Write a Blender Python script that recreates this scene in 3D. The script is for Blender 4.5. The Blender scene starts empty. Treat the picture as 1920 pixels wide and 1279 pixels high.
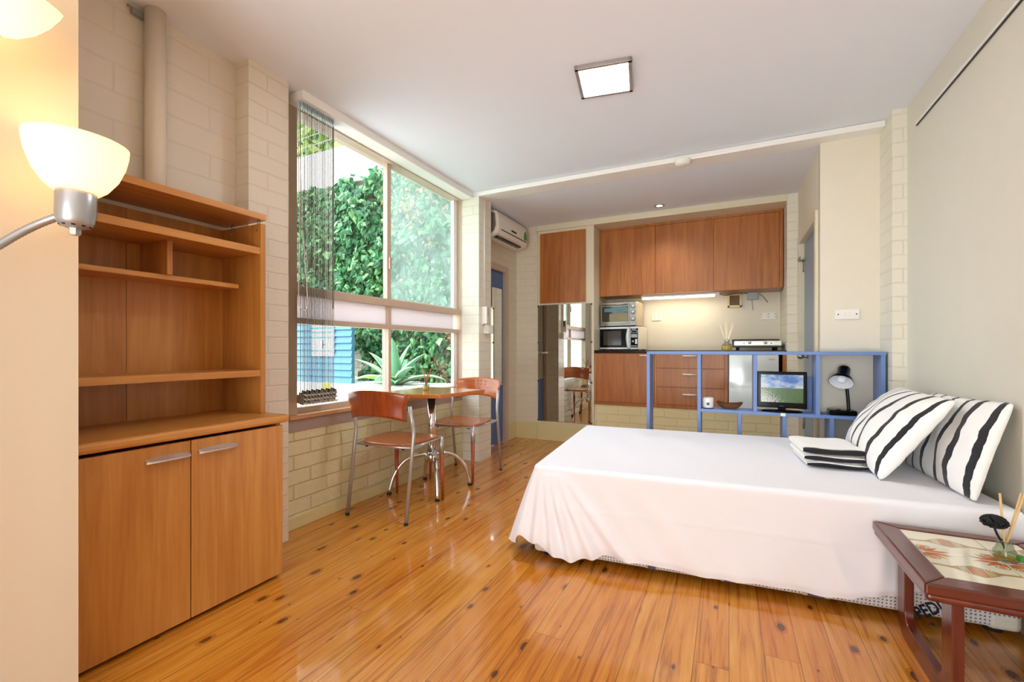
E_REAR, E_SUN, E_SKY, E_LED, E_CEIL_FILL, EXPO = 8, 2.2, 3.9, 46, 75, 0.86
import bpy, bmesh, math, random
from mathutils import Vector, Matrix
from math import sin, cos, pi, radians as R
random.seed(7)
C = bpy.context.scene.collection
# ---------- camera model: measured from the photograph's vanishing points ----------
FPX, VX, HZ, CH = 840.0, 1366.0, 655.0, 1.05
YAW = math.atan((VX - 960) / FPX); CA, SA = cos(YAW), sin(YAW)
def ray(u, v):
    x = (u - 960) / FPX
    return Vector((-SA + x * CA, CA + x * SA, -(v - HZ) / FPX))
def P(u, v, X=None, Y=None, Z=None):
    """the point of a photograph pixel on a known wall, front or level"""
    d = ray(u, v)
    t = X / d.x if X is not None else Y / d.y if Y is not None else (Z - CH) / d.z
    return Vector((d.x * t, d.y * t, CH + d.z * t))
# ---------- mesh helpers ----------
MATS = {}
RM = {}
class MB:
    def __init__(s): s.bm = bmesh.new()
    def merge(s, b, mat=0, smooth=False):
        vm = {}
        for v in b.verts: vm[v] = s.bm.verts.new(v.co)
        for f in b.faces:
            try: nf = s.bm.faces.new([vm[v] for v in f.verts])
            except ValueError: continue
            nf.material_index = mat; nf.smooth = smooth
        b.free(); return s
    def box(s, x0, y0, z0, x1, y1, z1, bev=0.0, mat=0, M=None, seg=2):
        b = bmesh.new(); bmesh.ops.create_cube(b, size=1)
        for v in b.verts:
            v.co = Vector(((x0 + x1) / 2 + v.co.x * abs(x1 - x0), (y0 + y1) / 2 + v.co.y * abs(y1 - y0), (z0 + z1) / 2 + v.co.z * abs(z1 - z0)))
        if bev: bmesh.ops.bevel(b, geom=b.edges[:], offset=bev, segments=seg, affect='EDGES', profile=.5)
        if M is not None: bmesh.ops.transform(b, matrix=M, verts=b.verts)
        return s.merge(b, mat, False)
    def quad(s, pts, mat=0, smooth=False):
        f = s.bm.faces.new([s.bm.verts.new(p) for p in pts]); f.material_index = mat; f.smooth = smooth; return s
    def prism(s, poly, ax, a, b, mat=0, smooth=False, bev=0):
        """poly in the plane across axis ax, pushed from a to b"""
        def mk(p, t):
            return Vector((t, p[0], p[1])) if ax == 'x' else Vector((p[0], t, p[1])) if ax == 'y' else Vector((p[0], p[1], t))
        q = bmesh.new()
        A = [q.verts.new(mk(p, a)) for p in poly]; B = [q.verts.new(mk(p, b)) for p in poly]
        n = len(poly)
        q.faces.new(A[::-1]); q.faces.new(B)
        for i in range(n): q.faces.new([A[i], A[(i + 1) % n], B[(i + 1) % n], B[i]])
        bmesh.ops.recalc_face_normals(q, faces=q.faces)
        if bev: bmesh.ops.bevel(q, geom=q.edges[:], offset=bev, segments=2, affect='EDGES', profile=.5)
        return s.merge(q, mat, smooth)
    def tube(s, pts, r, n=10, cap=True, mat=0, sx=1.0):
        pts = [Vector(p) for p in pts]; k = len(pts)
        rr = r if isinstance(r, (list, tuple)) else [r] * k
        T = [(pts[min(i + 1, k - 1)] - pts[max(i - 1, 0)]).normalized() for i in range(k)]
        u = T[0].orthogonal().normalized()
        rings = []
        for i in range(k):
            u = (u - T[i] * u.dot(T[i])).normalized(); w = T[i].cross(u)
            rings.append([s.bm.verts.new(pts[i] + (u * cos(2 * pi * j / n) * sx + w * sin(2 * pi * j / n)) * rr[i]) for j in range(n)])
        for i in range(k - 1):
            for j in range(n):
                f = s.bm.faces.new([rings[i][j], rings[i][(j + 1) % n], rings[i + 1][(j + 1) % n], rings[i + 1][j]]); f.smooth = True; f.material_index = mat
        if cap:
            f = s.bm.faces.new(rings[0][::-1]); f.material_index = mat
            f = s.bm.faces.new(rings[-1]); f.material_index = mat
        return s
    def lathe(s, prof, M=None, n=28, mat=0, smooth=True):
        """profile of (radius, height) turned about z, then moved by M"""
        M = M or Matrix.Identity(4)
        rings = []
        for r, z in prof:
            if r < 1e-5: rings.append([s.bm.verts.new(M @ Vector((0, 0, z)))])
            else: rings.append([s.bm.verts.new(M @ Vector((r * cos(2 * pi * j / n), r * sin(2 * pi * j / n), z))) for j in range(n)])
        for a, b in zip(rings, rings[1:]):
            for j in range(n):
                q = [a[j % len(a)], a[(j + 1) % len(a)], b[(j + 1) % len(b)], b[j % len(b)]]
                q = [v for i, v in enumerate(q) if v not in q[:i]]
                if len(q) > 2:
                    try: f = s.bm.faces.new(q); f.smooth = smooth; f.material_index = mat
                    except ValueError: pass
        return s
    def grid(s, fn, nu, nv, mat=0, smooth=True, wrap=False):
        V = [[s.bm.verts.new(fn(i / nu, j / nv)) for j in range(nv + 1)] for i in range(nu + 1)]
        uvl = s.bm.loops.layers.uv.verify()
        for i in range(nu):
            for j in range(nv):
                try: f = s.bm.faces.new([V[i][j], V[i + 1][j], V[i + 1][j + 1], V[i][j + 1]])
                except ValueError: continue
                f.smooth = smooth; f.material_index = mat
                for l, (a, b) in zip(f.loops, ((i, j), (i + 1, j), (i + 1, j + 1), (i, j + 1))): l[uvl].uv = (a / nu, b / nv)
        return s
    def build(s, name, mats, parent=None, recalc=True, **tg):
        if recalc: bmesh.ops.recalc_face_normals(s.bm, faces=s.bm.faces)
        me = bpy.data.meshes.new(name)
        mats = mats if isinstance(mats, (list, tuple)) else [mats]
        if parent is not None:
            top = parent
            while top.parent: top = top.parent
            m = RM.get(top.name)
            if m is not None: bmesh.ops.transform(s.bm, matrix=m.inverted(), verts=s.bm.verts)
        loc = None
        if parent is None and 'kind' not in tg:
            xs = [v.co for v in s.bm.verts]
            loc = Vector(((min(c.x for c in xs) + max(c.x for c in xs)) / 2, (min(c.y for c in xs) + max(c.y for c in xs)) / 2, min(c.z for c in xs)))
            bmesh.ops.translate(s.bm, vec=-loc, verts=s.bm.verts)
        s.bm.to_mesh(me); s.bm.free()
        for m in mats: me.materials.append(M(m) if isinstance(m, str) else m)
        o = bpy.data.objects.new(name, me); C.objects.link(o)
        if loc is not None: o.location = loc
        if parent is not None: o.parent = parent
        for k, v in tg.items():
            if v: o['category' if k == 'cat' else k] = v
        return o
def thing(name, label, cat, loc=(0, 0, 0), rz=0, group=None, kind=None):
    o = bpy.data.objects.new(name, None); C.objects.link(o)
    o.location = loc; o.rotation_euler = (0, 0, rz); o.empty_display_size = .05
    RM[o.name] = Matrix.Translation(loc) @ Matrix.Rotation(rz, 4, 'Z')
    if label: o['label'] = label
    if cat: o['category'] = cat
    if group: o['group'] = group
    if kind: o['kind'] = kind
    return o
def copy_tree(o, parent=None):
    c = o.copy(); C.objects.link(c)
    if parent: c.parent = parent
    for ch in list(o.children): copy_tree(ch, c)
    return c
def orient(loc, zdir, xdir=None):
    z = Vector(zdir).normalized(); x = (Vector(xdir) if xdir else z.orthogonal()); x = (x - z * x.dot(z)).normalized(); y = z.cross(x)
    m = Matrix((x, y, z)).transposed().to_4x4(); m.translation = Vector(loc); return m
def bez(a, b, c, d, n=12):
    a, b, c, d = map(Vector, (a, b, c, d))
    return [a * (1 - t) ** 3 + b * 3 * t * (1 - t) ** 2 + c * 3 * t * t * (1 - t) + d * t ** 3 for t in [i / n for i in range(n + 1)]]
# ---------- materials ----------
def hexc(h):
    h = h.lstrip('#'); o = []
    for i in (0, 2, 4):
        v = int(h[i:i + 2], 16) / 255; o.append(v / 12.92 if v <= .04045 else ((v + .055) / 1.055) ** 2.4)
    return (*o, 1)
class NT:
    def __init__(s, name):
        m = s.m = bpy.data.materials.new(name); m.use_nodes = True; s.t = m.node_tree; s.b = s.t.nodes['Principled BSDF']; s.o = s.t.nodes['Material Output']
    def n(s, k, **kw):
        d = s.t.nodes.new(k)
        for a, v in kw.items(): setattr(d, a, v)
        return d
    def l(s, a, b): s.t.links.new(a, b)
    def val(s, k, v): s.b.inputs[k].default_value = v
    def math(s, op, a, b=None, c=None):
        d = s.n('ShaderNodeMath', operation=op)
        for i, x in enumerate((a, b, c)):
            if x is None: continue
            if isinstance(x, (int, float)): d.inputs[i].default_value = x
            else: s.l(x, d.inputs[i])
        return d.outputs[0]
    def mix(s, f, a, b, bt='MIX'):
        d = s.n('ShaderNodeMix', data_type='RGBA', blend_type=bt)
        for i, x in ((0, f), (6, a), (7, b)):
            if isinstance(x, (int, float)): d.inputs[i].default_value = x
            elif isinstance(x, tuple): d.inputs[i].default_value = x
            else: s.l(x, d.inputs[i])
        return d.outputs[2]
    def ramp(s, f, st, interp='LINEAR'):
        d = s.n('ShaderNodeValToRGB'); e = d.color_ramp; e.interpolation = interp
        while len(e.elements) < len(st): e.elements.new(.5)
        for q, (p, c) in zip(e.elements, st): q.position = p; q.color = c
        s.l(f, d.inputs[0]); return d.outputs[0]
    def noise(s, vec, scale, detail=4, rough=.5, dist=0):
        d = s.n('ShaderNodeTexNoise'); d.inputs['Scale'].default_value = scale; d.inputs['Detail'].default_value = detail; d.inputs['Roughness'].default_value = rough; d.inputs['Distortion'].default_value = dist
        if vec is not None: s.l(vec, d.inputs['Vector'])
        return d.outputs[0]
    def bump(s, h, strength=.3, dist=.005):
        d = s.n('ShaderNodeBump'); d.inputs['Strength'].default_value = strength; d.inputs['Distance'].default_value = dist
        s.l(h, d.inputs['Height']); s.l(d.outputs[0], s.b.inputs['Normal'])
    def obj(s): return s.n('ShaderNodeTexCoord').outputs['Object']
    def pos(s): return s.n('ShaderNodeNewGeometry').outputs['Position']
    def mapv(s, v, sc):
        d = s.n('ShaderNodeMapping'); d.inputs['Scale'].default_value = sc; s.l(v, d.inputs['Vector']); return d.outputs[0]
FACT = {}
def M(name):
    if name not in MATS: MATS[name] = FACT[name](name)
    return MATS[name]
def plain(name, col, rough=.5, metal=0, spec=.5, coat=0, emit=0, ecol=None, trans=0, noise=0, sheen=0, alpha=1, ior=1.45):
    def mk(nm):
        k = NT(nm); c = hexc(col) if isinstance(col, str) else (*col, 1)
        k.val('Base Color', c); k.val('Roughness', rough); k.val('Metallic', metal); k.val('Specular IOR Level', spec); k.val('Coat Weight', coat); k.val('Coat Roughness', .08)
        k.val('Transmission Weight', trans); k.val('Alpha', alpha); k.val('IOR', ior); k.val('Sheen Weight', sheen)
        if emit: k.val('Emission Color', hexc(ecol) if ecol else c); k.val('Emission Strength', emit)
        if noise:
            f = k.noise(k.obj(), 9, 5, .6)
            k.l(k.mix(f, tuple(x * (1 - noise) for x in c[:3]) + (1,), tuple(min(1, x * (1 + noise)) for x in c[:3]) + (1,)), k.b.inputs['Base Color'])
        return k.m
    FACT[name] = mk
def wood(name, dark, light, ax='z', rough=.35, sc=1.0, coat=.0, amount=1.0):
    def mk(nm):
        k = NT(nm); v = k.obj(); s = [26 * sc] * 3; s['xyz'.index(ax)] = 1.6 * sc
        g = k.noise(k.mapv(v, tuple(s)), 1, 6, .62, .5)
        s2 = [90 * sc] * 3; s2['xyz'.index(ax)] = 4 * sc
        fine = k.noise(k.mapv(v, tuple(s2)), 1, 3, .6)
        big = k.noise(k.mapv(v, tuple(x * .22 for x in s)), 1, 2, .5, 1.2)
        f = k.math('ADD', k.math('MULTIPLY', g, .55), k.math('ADD', k.math('MULTIPLY', fine, .2), k.math('MULTIPLY', big, .25)))
        d, l_ = hexc(dark), hexc(light)
        k.l(k.ramp(f, [(.36, d), (.62, l_)]), k.b.inputs['Base Color'])
        k.val('Roughness', rough); k.val('Coat Weight', coat); k.val('Coat Roughness', .1)
        k.bump(fine, .05, .001); return k.m
    FACT[name] = mk
def brick(name, col, bw=.24, rh=.086, bump=.6, dist=.006, mort=.93, spec=.3):
    def mk(nm):
        k = NT(nm); ge = k.n('ShaderNodeNewGeometry'); sp = k.n('ShaderNodeSeparateXYZ'); k.l(ge.outputs['Position'], sp.inputs[0])
        sn = k.n('ShaderNodeSeparateXYZ'); k.l(ge.outputs['True Normal'], sn.inputs[0])
        isx = k.math('GREATER_THAN', k.math('ABSOLUTE', sn.outputs[0]), .5)
        u = k.math('ADD', k.math('MULTIPLY', sp.outputs[1], isx), k.math('MULTIPLY', sp.outputs[0], k.math('SUBTRACT', 1, isx)))
        wob = k.noise(ge.outputs['Position'], 7, 3, .6)
        cb = k.n('ShaderNodeCombineXYZ'); k.l(u, cb.inputs[0]); k.l(k.math('ADD', sp.outputs[2], k.math('MULTIPLY', wob, .012)), cb.inputs[1])
        br = k.n('ShaderNodeTexBrick'); k.l(cb.outputs[0], br.inputs['Vector'])
        br.inputs['Scale'].default_value = 1; br.inputs['Mortar Size'].default_value = .006; br.inputs['Mortar Smooth'].default_value = .7
        br.inputs['Brick Width'].default_value = bw; br.inputs['Row Height'].default_value = rh; br.inputs['Bias'].default_value = 0
        fine = k.noise(ge.outputs['Position'], 60, 4, .65); mid = k.noise(ge.outputs['Position'], 14, 3, .55)
        h = k.math('ADD', k.math('SUBTRACT', 1, br.outputs['Fac']), k.math('ADD', k.math('MULTIPLY', fine, .35), k.math('MULTIPLY', mid, .8)))
        c = hexc(col)
        mask = k.math('MULTIPLY', br.outputs['Fac'], k.math('MULTIPLY', mid, 1.6))
        k.l(k.mix(mask, c, tuple(x * mort for x in c[:3]) + (1,)), k.b.inputs['Base Color'])
        k.val('Roughness', .45); k.val('Specular IOR Level', spec); k.bump(h, bump, dist); return k.m
    FACT[name] = mk
def glass_pane(name, tint, gloss=.08, rough=.0, haze=0):
    """thin window glass: clear with a weak mirror reflection, and haze where dirty"""
    def mk(nm):
        k = NT(nm); k.t.nodes.remove(k.b)
        tr = k.n('ShaderNodeBsdfTransparent'); tr.inputs[0].default_value = hexc(tint)
        gl = k.n('ShaderNodeBsdfGlossy'); gl.inputs['Roughness'].default_value = rough
        mx = k.n('ShaderNodeMixShader'); lw = k.n('ShaderNodeLayerWeight'); fr = k.math('ADD', .035, k.math('MULTIPLY', k.math('POWER', lw.outputs['Facing'], 5.0), .7))
        k.l(fr, mx.inputs[0]); k.l(tr.outputs[0], mx.inputs[1]); k.l(gl.outputs[0], mx.inputs[2]); out = mx.outputs[0]
        if haze:
            df = k.n('ShaderNodeBsdfTranslucent'); df.inputs[0].default_value = (.8, .9, .86, 1); m2 = k.n('ShaderNodeMixShader')
            nz = k.noise(k.pos(), 3.5, 5, .6, .6); k.l(k.math('MULTIPLY', nz, haze), m2.inputs[0]); k.l(out, m2.inputs[1]); k.l(df.outputs[0], m2.inputs[2]); out = m2.outputs[0]
        k.l(out, k.o.inputs[0]); return k.m
    FACT[name] = mk
# plain paints
plain('ceiling_white', '#e6eaf3', .7); plain('cream_plaster', '#e4dccb', .5, noise=.03); plain('warm_plaster', '#d9c8ae', .55)
plain('grey_plaster', '#dcd8ca', .5, noise=.03)
plain('frame_paint', '#c5b09c', .35, noise=.05); plain('apron_paint', '#a38d84', .4, noise=.05); plain('white_gloss', '#f0eeea', .25); plain('white_plastic', '#efece4', .35)
plain('cream_gloss', '#dfd5bb', .3); pass; plain('yellow_paint', '#d6c894', .45, noise=.05)
plain('blue_paint', '#6d89bf', .4, noise=.06); plain('blue_door', '#5f75a3', .5, noise=.04, spec=.3); plain('slate_door', '#8fa0b3', .42, noise=.05, spec=.3)
plain('chrome', '#e8e8ea', .16, 1); plain('silver', '#b4b2b0', .35, .6); plain('lamp_silver', '#aeb0b4', .33, .75); plain('steel', '#a3a19c', .3, .85); plain('aluminium', '#c9c6c4', .35, .8)
plain('black_plastic', '#0d0c0d', .25); plain('black_gloss', '#08080a', .14, spec=.15); plain('dark_grey', '#2b2a2a', .4); plain('rubber', '#151515', .6); plain('dark_red', '#4a1210', .5)
plain('grey_plastic', '#a9b2b4', .4); plain('mirror', '#eef2ee', .005, 1); plain('black_granite', '#1b191a', .15, noise=.4)
plain('led', '#ffffff', .5, emit=E_LED, ecol='#f4f8ff'); plain('tube', '#ffffff', .5, emit=6, ecol='#fff0cc'); plain('downlight_glow', '#ffffff', .5, emit=3)
plain('sheet', '#ecebf1', .8, sheen=.2, spec=.2); plain('mattress', '#d8d0c4', .8); plain('reed', '#d9b983', .6); plain('reed_pale', '#efdfc0', .6); plain('oil', '#d9a83e', .1); plain('green_tag', '#3f8a3a', .3)
plain('slat', '#a79f90', .6); plain('cord_white', '#e8e2d6', .5); plain('grey_cable', '#8d8b84', .5)
plain('soil', '#3c2c1c', .9); plain('concrete', '#e6e6df', .8, noise=.06); plain('weatherboard', '#43728c', .5, noise=.08); plain('paper', '#f2f4f4', .6); plain('teal_ink', '#4aa0c4', .6); plain('black_ink', '#232a30', .6)
plain('navy', '#161d33', .7); plain('faded_navy', '#4a5064', .8); plain('yellow_leaf', '#e2d94a', .5); plain('bark', '#4b3a28', .9); plain('wire', '#b9c6b8', .4, .3)
plain('agave', '#5f9673', .45, noise=.12); plain('agave_pale', '#b9d0a6', .5); plain('agave_lime', '#8fc24a', .45, noise=.1)
plain('tile_cream', '#e6dfc6', .15, coat=.5, noise=.02); plain('tile_brown', '#a98d55', .2, coat=.4); plain('tile_orange', '#d9643a', .2, coat=.4); plain('tile_white', '#f1ead6', .2, coat=.4)
plain('crown_black', '#16181a', .8); plain('grout', '#7d6f55', .8); plain('vent_mesh', '#7a6547', .7, noise=.3); plain('fridge_white', '#dfe7e6', .12, coat=.4); plain('oven_glass', '#4b473e', .05, .3); plain('gas_black', '#121212', .35)
plain('white_fabric', '#f2efeb', .85); plain('charcoal', '#17171d', .85); plain('screen_white', '#e8f3fa', .3); plain('lamp_cup_white', '#e3e6ec', .2); plain('bulb_glass', '#f4f6fa', .15)
wood('beech', '#a8682a', '#c58a45', 'z', .33); wood('beech_h', '#b06f2e', '#cc924c', 'y', .33)
wood('kitchen_wood', '#935020', '#b97434', 'z', .35); wood('kitchen_wood_h', '#935020', '#b97434', 'x', .35)
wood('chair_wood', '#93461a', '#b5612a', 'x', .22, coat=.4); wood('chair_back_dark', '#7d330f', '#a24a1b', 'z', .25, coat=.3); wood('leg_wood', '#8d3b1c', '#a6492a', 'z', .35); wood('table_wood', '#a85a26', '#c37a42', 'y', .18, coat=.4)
wood('mahogany', '#421208', '#6e2a17', 'y', .28, coat=.35); wood('mahogany_v', '#421208', '#6e2a17', 'z', .28, coat=.35); wood('bowl_wood', '#5c3418', '#93602f', 'x', .5, 2.0); wood('sill_wood', '#b98458', '#d9ab80', 'y', .4)
brick('brick_upper', '#ddd2c3', .38, .118, .28, .005); brick('brick_pier', '#e0d5c4', .24, .086, .45, .006); brick('brick_low', '#d9cfa6', .24, .086, .8, .008); brick('brick_far', '#dcd1bc', .24, .086, .35, .005)
brick('brick_pale', '#e4dfd0', .24, .086, .5, .006); brick('brick_out', '#b9b19a', .22, .1, .8, .01, .5)
glass_pane('pane_clear', '#ffffff'); glass_pane('clear', '#e9efe9'); glass_pane('pane_dirty', '#eaf2ee', haze=.22)
def f_floor(nm):
    k = NT(nm); sp = k.n('ShaderNodeSeparateXYZ'); k.l(k.pos(), sp.inputs[0]); x, y = sp.outputs[0], sp.outputs[1]
    bw = .108
    q = k.math('DIVIDE', x, bw); idx = k.math('FLOOR', q); fr = k.math('FRACT', q)
    wn = k.n('ShaderNodeTexWhiteNoise', noise_dimensions='1D'); k.l(idx, wn.inputs['W']); rnd = wn.outputs[0]
    yo = k.math('ADD', y, k.math('MULTIPLY', rnd, 9.0))
    ej = k.math('FRACT', k.math('DIVIDE', yo, 3.1)); pc = k.math('ADD', idx, k.math('MULTIPLY', k.math('FLOOR', k.math('DIVIDE', yo, 3.1)), 17.3))
    w2 = k.n('ShaderNodeTexWhiteNoise', noise_dimensions='1D'); k.l(pc, w2.inputs['W']); rb = w2.outputs[0]
    cb = k.n('ShaderNodeCombineXYZ'); k.l(k.math('ADD', x, k.math('MULTIPLY', rb, 5)), cb.inputs[0]); k.l(yo, cb.inputs[1])
    g = k.noise(k.mapv(cb.outputs[0], (34, 1.5, 1)), 1, 5, .6, 1.1); fine = k.noise(k.mapv(cb.outputs[0], (150, 6, 1)), 1, 3, .6)
    base = k.ramp(k.math('ADD', k.math('MULTIPLY', g, .7), k.math('MULTIPLY', fine, .3)), [(.34, hexc('#9c5510')), (.48, hexc('#c98224')), (.68, hexc('#dc9e44'))])
    base = k.mix(k.math('MULTIPLY', rb, .6), base, k.mix(1.0, base, hexc('#f0c8a8'), 'MULTIPLY'))
    # knots: distorted cells, elongated along the boards
    kv = k.n('ShaderNodeTexVoronoi', feature='F1', voronoi_dimensions='2D'); kv.inputs['Scale'].default_value = 1; k.l(k.mapv(cb.outputs[0], (7.0, 3.6, 1)), kv.inputs['Vector']); kv.inputs['Randomness'].default_value = 1
    sz = k.n('ShaderNodeSeparateXYZ'); k.l(kv.outputs['Color'], sz.inputs[0])
    thr = k.math('MULTIPLY', k.math('MAXIMUM', k.math('SUBTRACT', sz.outputs[0], .22), 0), .135)
    kd = k.math('ADD', kv.outputs['Distance'], k.math('MULTIPLY', k.math('SUBTRACT', fine, .5), .06))
    kn = k.math('SUBTRACT', 1, k.n('ShaderNodeClamp').outputs[0]) if False else k.math('LESS_THAN', kd, thr)
    ring = k.math('LESS_THAN', kd, k.math('MULTIPLY', thr, 1.7))
    base = k.mix(k.math('MULTIPLY', ring, .4), base, hexc('#8a3f10')); base = k.mix(k.math('MULTIPLY', kn, .8), base, hexc('#3a1706'))
    # gum veins
    vein = k.math('GREATER_THAN', k.noise(k.mapv(cb.outputs[0], (16, 2.6, 1)), 1, 2, .5, .8), .735)
    base = k.mix(k.math('MULTIPLY', vein, .55), base, hexc('#5f2a0c'))
    seam = k.math('MAXIMUM', k.math('LESS_THAN', fr, .026), k.math('LESS_THAN', ej, .0007))
    base = k.mix(k.math('MULTIPLY', seam, .65), base, hexc('#3c1a08'))
    k.l(base, k.b.inputs['Base Color']); k.val('Roughness', .24); k.val('Coat Weight', .55); k.val('Coat Roughness', .07); k.val('Specular IOR Level', .45)
    k.bump(k.math('ADD', k.math('MULTIPLY', g, .3), k.math('MULTIPLY', k.math('SUBTRACT', 1, seam), .6)), .10, .003); return k.m
FACT['floor_boards'] = f_floor
def f_leaf(cols):
    def mk(nm):
        k = NT(nm); ge = k.n('ShaderNodeNewGeometry')
        c = k.ramp(ge.outputs['Random Per Island'], [(i / (len(cols) - 1), hexc(x)) for i, x in enumerate(cols)])
        k.l(c, k.b.inputs['Base Color']); k.val('Roughness', .4)
        tl = k.n('ShaderNodeBsdfTranslucent'); k.l(c, tl.inputs[0]); mx = k.n('ShaderNodeMixShader'); mx.inputs[0].default_value = .3
        k.l(k.b.outputs[0], mx.inputs[1]); k.l(tl.outputs[0], mx.inputs[2]); k.l(mx.outputs[0], k.o.inputs[0]); return k.m
    return mk
FACT['ivy_leaf'] = f_leaf(['#123f22', '#1d5a30', '#2c7040', '#43874f', '#1b4a2f', '#5a9a5c', '#86b878'])
FACT['tree_leaf'] = f_leaf(['#3a7a2f', '#6aa244', '#9cc75a', '#d0dd7a', '#4f8f3c', '#b9cf7c'])
FACT['dead_leaf'] = f_leaf(['#8a6a48', '#a98a60', '#6f5138'])
def f_dots(nm):
    k = NT(nm); v = k.obj(); vo = k.n('ShaderNodeTexVoronoi', feature='F1'); vo.inputs['Randomness'].default_value = .12
    k.l(k.mapv(v, (75, 75, 75)), vo.inputs['Vector']); vo.inputs['Scale'].default_value = 1
    d = k.math('LESS_THAN', vo.outputs['Distance'], .26)
    k.l(k.mix(d, hexc('#d6d0cc'), hexc('#6f6a72')), k.b.inputs['Base Color']); k.val('Roughness', .8); return k.m
FACT['dotted_fabric'] = f_dots
def f_frost(nm):
    k = NT(nm); k.val('Base Color', hexc('#efe8ea')); k.val('Roughness', .35)
    tl = k.n('ShaderNodeBsdfTranslucent'); tl.inputs[0].default_value = hexc('#efe8ea'); mx = k.n('ShaderNodeMixShader'); mx.inputs[0].default_value = .4
    k.l(k.b.outputs[0], mx.inputs[1]); k.l(tl.outputs[0], mx.inputs[2]); k.l(mx.outputs[0], k.o.inputs[0]); return k.m
FACT['frosted'] = f_frost
def f_gravel(nm):
    k = NT(nm); vo = k.n('ShaderNodeTexVoronoi'); vo.inputs['Scale'].default_value = 45; k.l(k.pos(), vo.inputs['Vector'])
    k.l(k.mix(vo.outputs['Color'], hexc('#f2f3ee'), hexc('#c9cec6')), k.b.inputs['Base Color']); k.val('Roughness', .9)
    k.bump(vo.outputs['Distance'], .8, .02); return k.m
FACT['gravel'] = f_gravel
def stripes(name, stops, base='#f6f5f3', ink='#15151b'):
    def mk(nm):
        k = NT(nm); uv = k.n('ShaderNodeTexCoord').outputs['UV']; sp = k.n('ShaderNodeSeparateXYZ'); k.l(uv, sp.inputs[0])
        wob = k.noise(k.mapv(uv, (2.5, 7, 1)), 1, 2, .5)
        x = k.math('ADD', sp.outputs[0], k.math('MULTIPLY', k.math('SUBTRACT', wob, .5), .03))
        st = [(0, hexc(base))]
        for a, w in stops: st += [(a - w / 2, hexc(ink)), (a + w / 2, hexc(base))]
        k.l(k.ramp(x, st, 'CONSTANT'), k.b.inputs['Base Color']); k.val('Roughness', .85); k.val('Sheen Weight', .15)
        k.bump(k.noise(uv, 5, 3, .5), .25, .01); return k.m
    FACT[name] = mk
stripes('pillow_stripes', [(.05, .012), (.11, .012), (.175, .014), (.25, .018), (.34, .02), (.45, .026), (.60, .05), (.80, .04), (.94, .03)])
stripes('pillow_stripes_bold', [(.1, .03), (.25, .03), (.42, .04), (.60, .04), (.74, .055), (.93, .05)])
stripes('blanket_low', [(.16, .22), (.36, .03), (.6, .1)])
stripes('blanket_mid', [(.06, .03), (.21, .22), (.40, .03), (.6, .1)])
stripes('blanket_top', [(.05, .03), (.225, .29), (.41, .02), (.7, .1)])
def f_shade(nm):
    k = NT(nm); k.val('Base Color', hexc('#f4ecd8')); k.val('Roughness', .35); k.val('Emission Color', hexc('#ffe9c4')); k.val('Emission Strength', .36)
    tl = k.n('ShaderNodeBsdfTranslucent'); tl.inputs[0].default_value = hexc('#fff1d6'); mx = k.n('ShaderNodeMixShader'); mx.inputs[0].default_value = .5
    k.l(k.b.outputs[0], mx.inputs[1]); k.l(tl.outputs[0], mx.inputs[2]); k.l(mx.outputs[0], k.o.inputs[0]); return k.m
FACT['lamp_shade'] = f_shade
def f_screen(nm):
    """landscape on the television: blue sky with clouds over a green field with white flowers"""
    k = NT(nm); uv = k.n('ShaderNodeTexCoord').outputs['UV']; sp = k.n('ShaderNodeSeparateXYZ'); k.l(uv, sp.inputs[0]); x, y = sp.outputs[0], sp.outputs[1]
    cl = k.noise(k.mapv(uv, (3.2, 4.5, 1)), 1, 6, .6, .4)
    side = k.math('MULTIPLY', k.math('ABSOLUTE', k.math('SUBTRACT', x, .52)), .38)
    low = k.math('MULTIPLY', k.math('SUBTRACT', 1, y), .22)
    sky = k.ramp(k.math('ADD', k.math('ADD', cl, side), low), [(.52, hexc('#2d6fc0')), (.66, hexc('#8fb0d8')), (.76, hexc('#c9ccd6')), (.95, hexc('#e8e6e6'))])
    gr = k.ramp(k.noise(k.mapv(uv, (60, 45, 1)), 1, 3, .6), [(.35, hexc('#1d3a0b')), (.65, hexc('#4f8020'))])
    fl = k.math('GREATER_THAN', k.math('SUBTRACT', k.noise(k.mapv(uv, (45, 34, 1)), 1, 2, .5), k.math('ADD', k.math('MULTIPLY', x, .42), k.math('MULTIPLY', y, .35))), .36)
    gr = k.mix(fl, gr, hexc('#e3dfd0'))
    img = k.mix(k.math('GREATER_THAN', y, .52), gr, sky)
    k.l(img, k.b.inputs['Emission Color']); k.val('Emission Strength', .42); k.val('Base Color', (.01, .01, .01, 1)); k.val('Roughness', .2); return k.m
FACT['tv_picture'] = f_screen
plain('slat_weight', '#8f8a7e', .6)
plain('chain_grey', '#6f726c', .5)
plain('hedge_dark', '#2e5a2c', .9, noise=.4)
plain('pipe_paint', '#e0d2bf', .4)
brick('yellow_brick', '#e6dbac', .24, .086, .6, .008, .96)
plain('bulb_glow', '#ffffff', .5, emit=30, ecol='#ffdc9a')
plain('reed_brown', '#a9683c', .6)
plain('ac_white', '#e9e1d6', .35)
plain('end_grey', '#77706a', .5)
plain('handle_pale', '#f0e6de', .35, .2)
plain('badge', '#b9bda4', .3, .3)
plain('cream_metal', '#e7e0cf', .35)
plain('silver_white', '#dfe3e6', .25, .2)
plain('smoked', '#3a322c', .1, coat=.3)
plain('steel_warm', '#b7ab98', .3, .6)
plain('sticker', '#5c93a4', .3)
plain('tray', '#8f8468', .4, .4, noise=.3)
plain('panel_white', '#e9e8e2', .22, .3)
plain('vent_cream', '#e6d6a6', .45)
plain('frame_silver', '#a39c98', .4, .3)
plain('badge_blue', '#2d3f8a', .4)  # flat blue print of the television badge
plain('potpourri', '#6d4220', .8, noise=.4)
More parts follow.
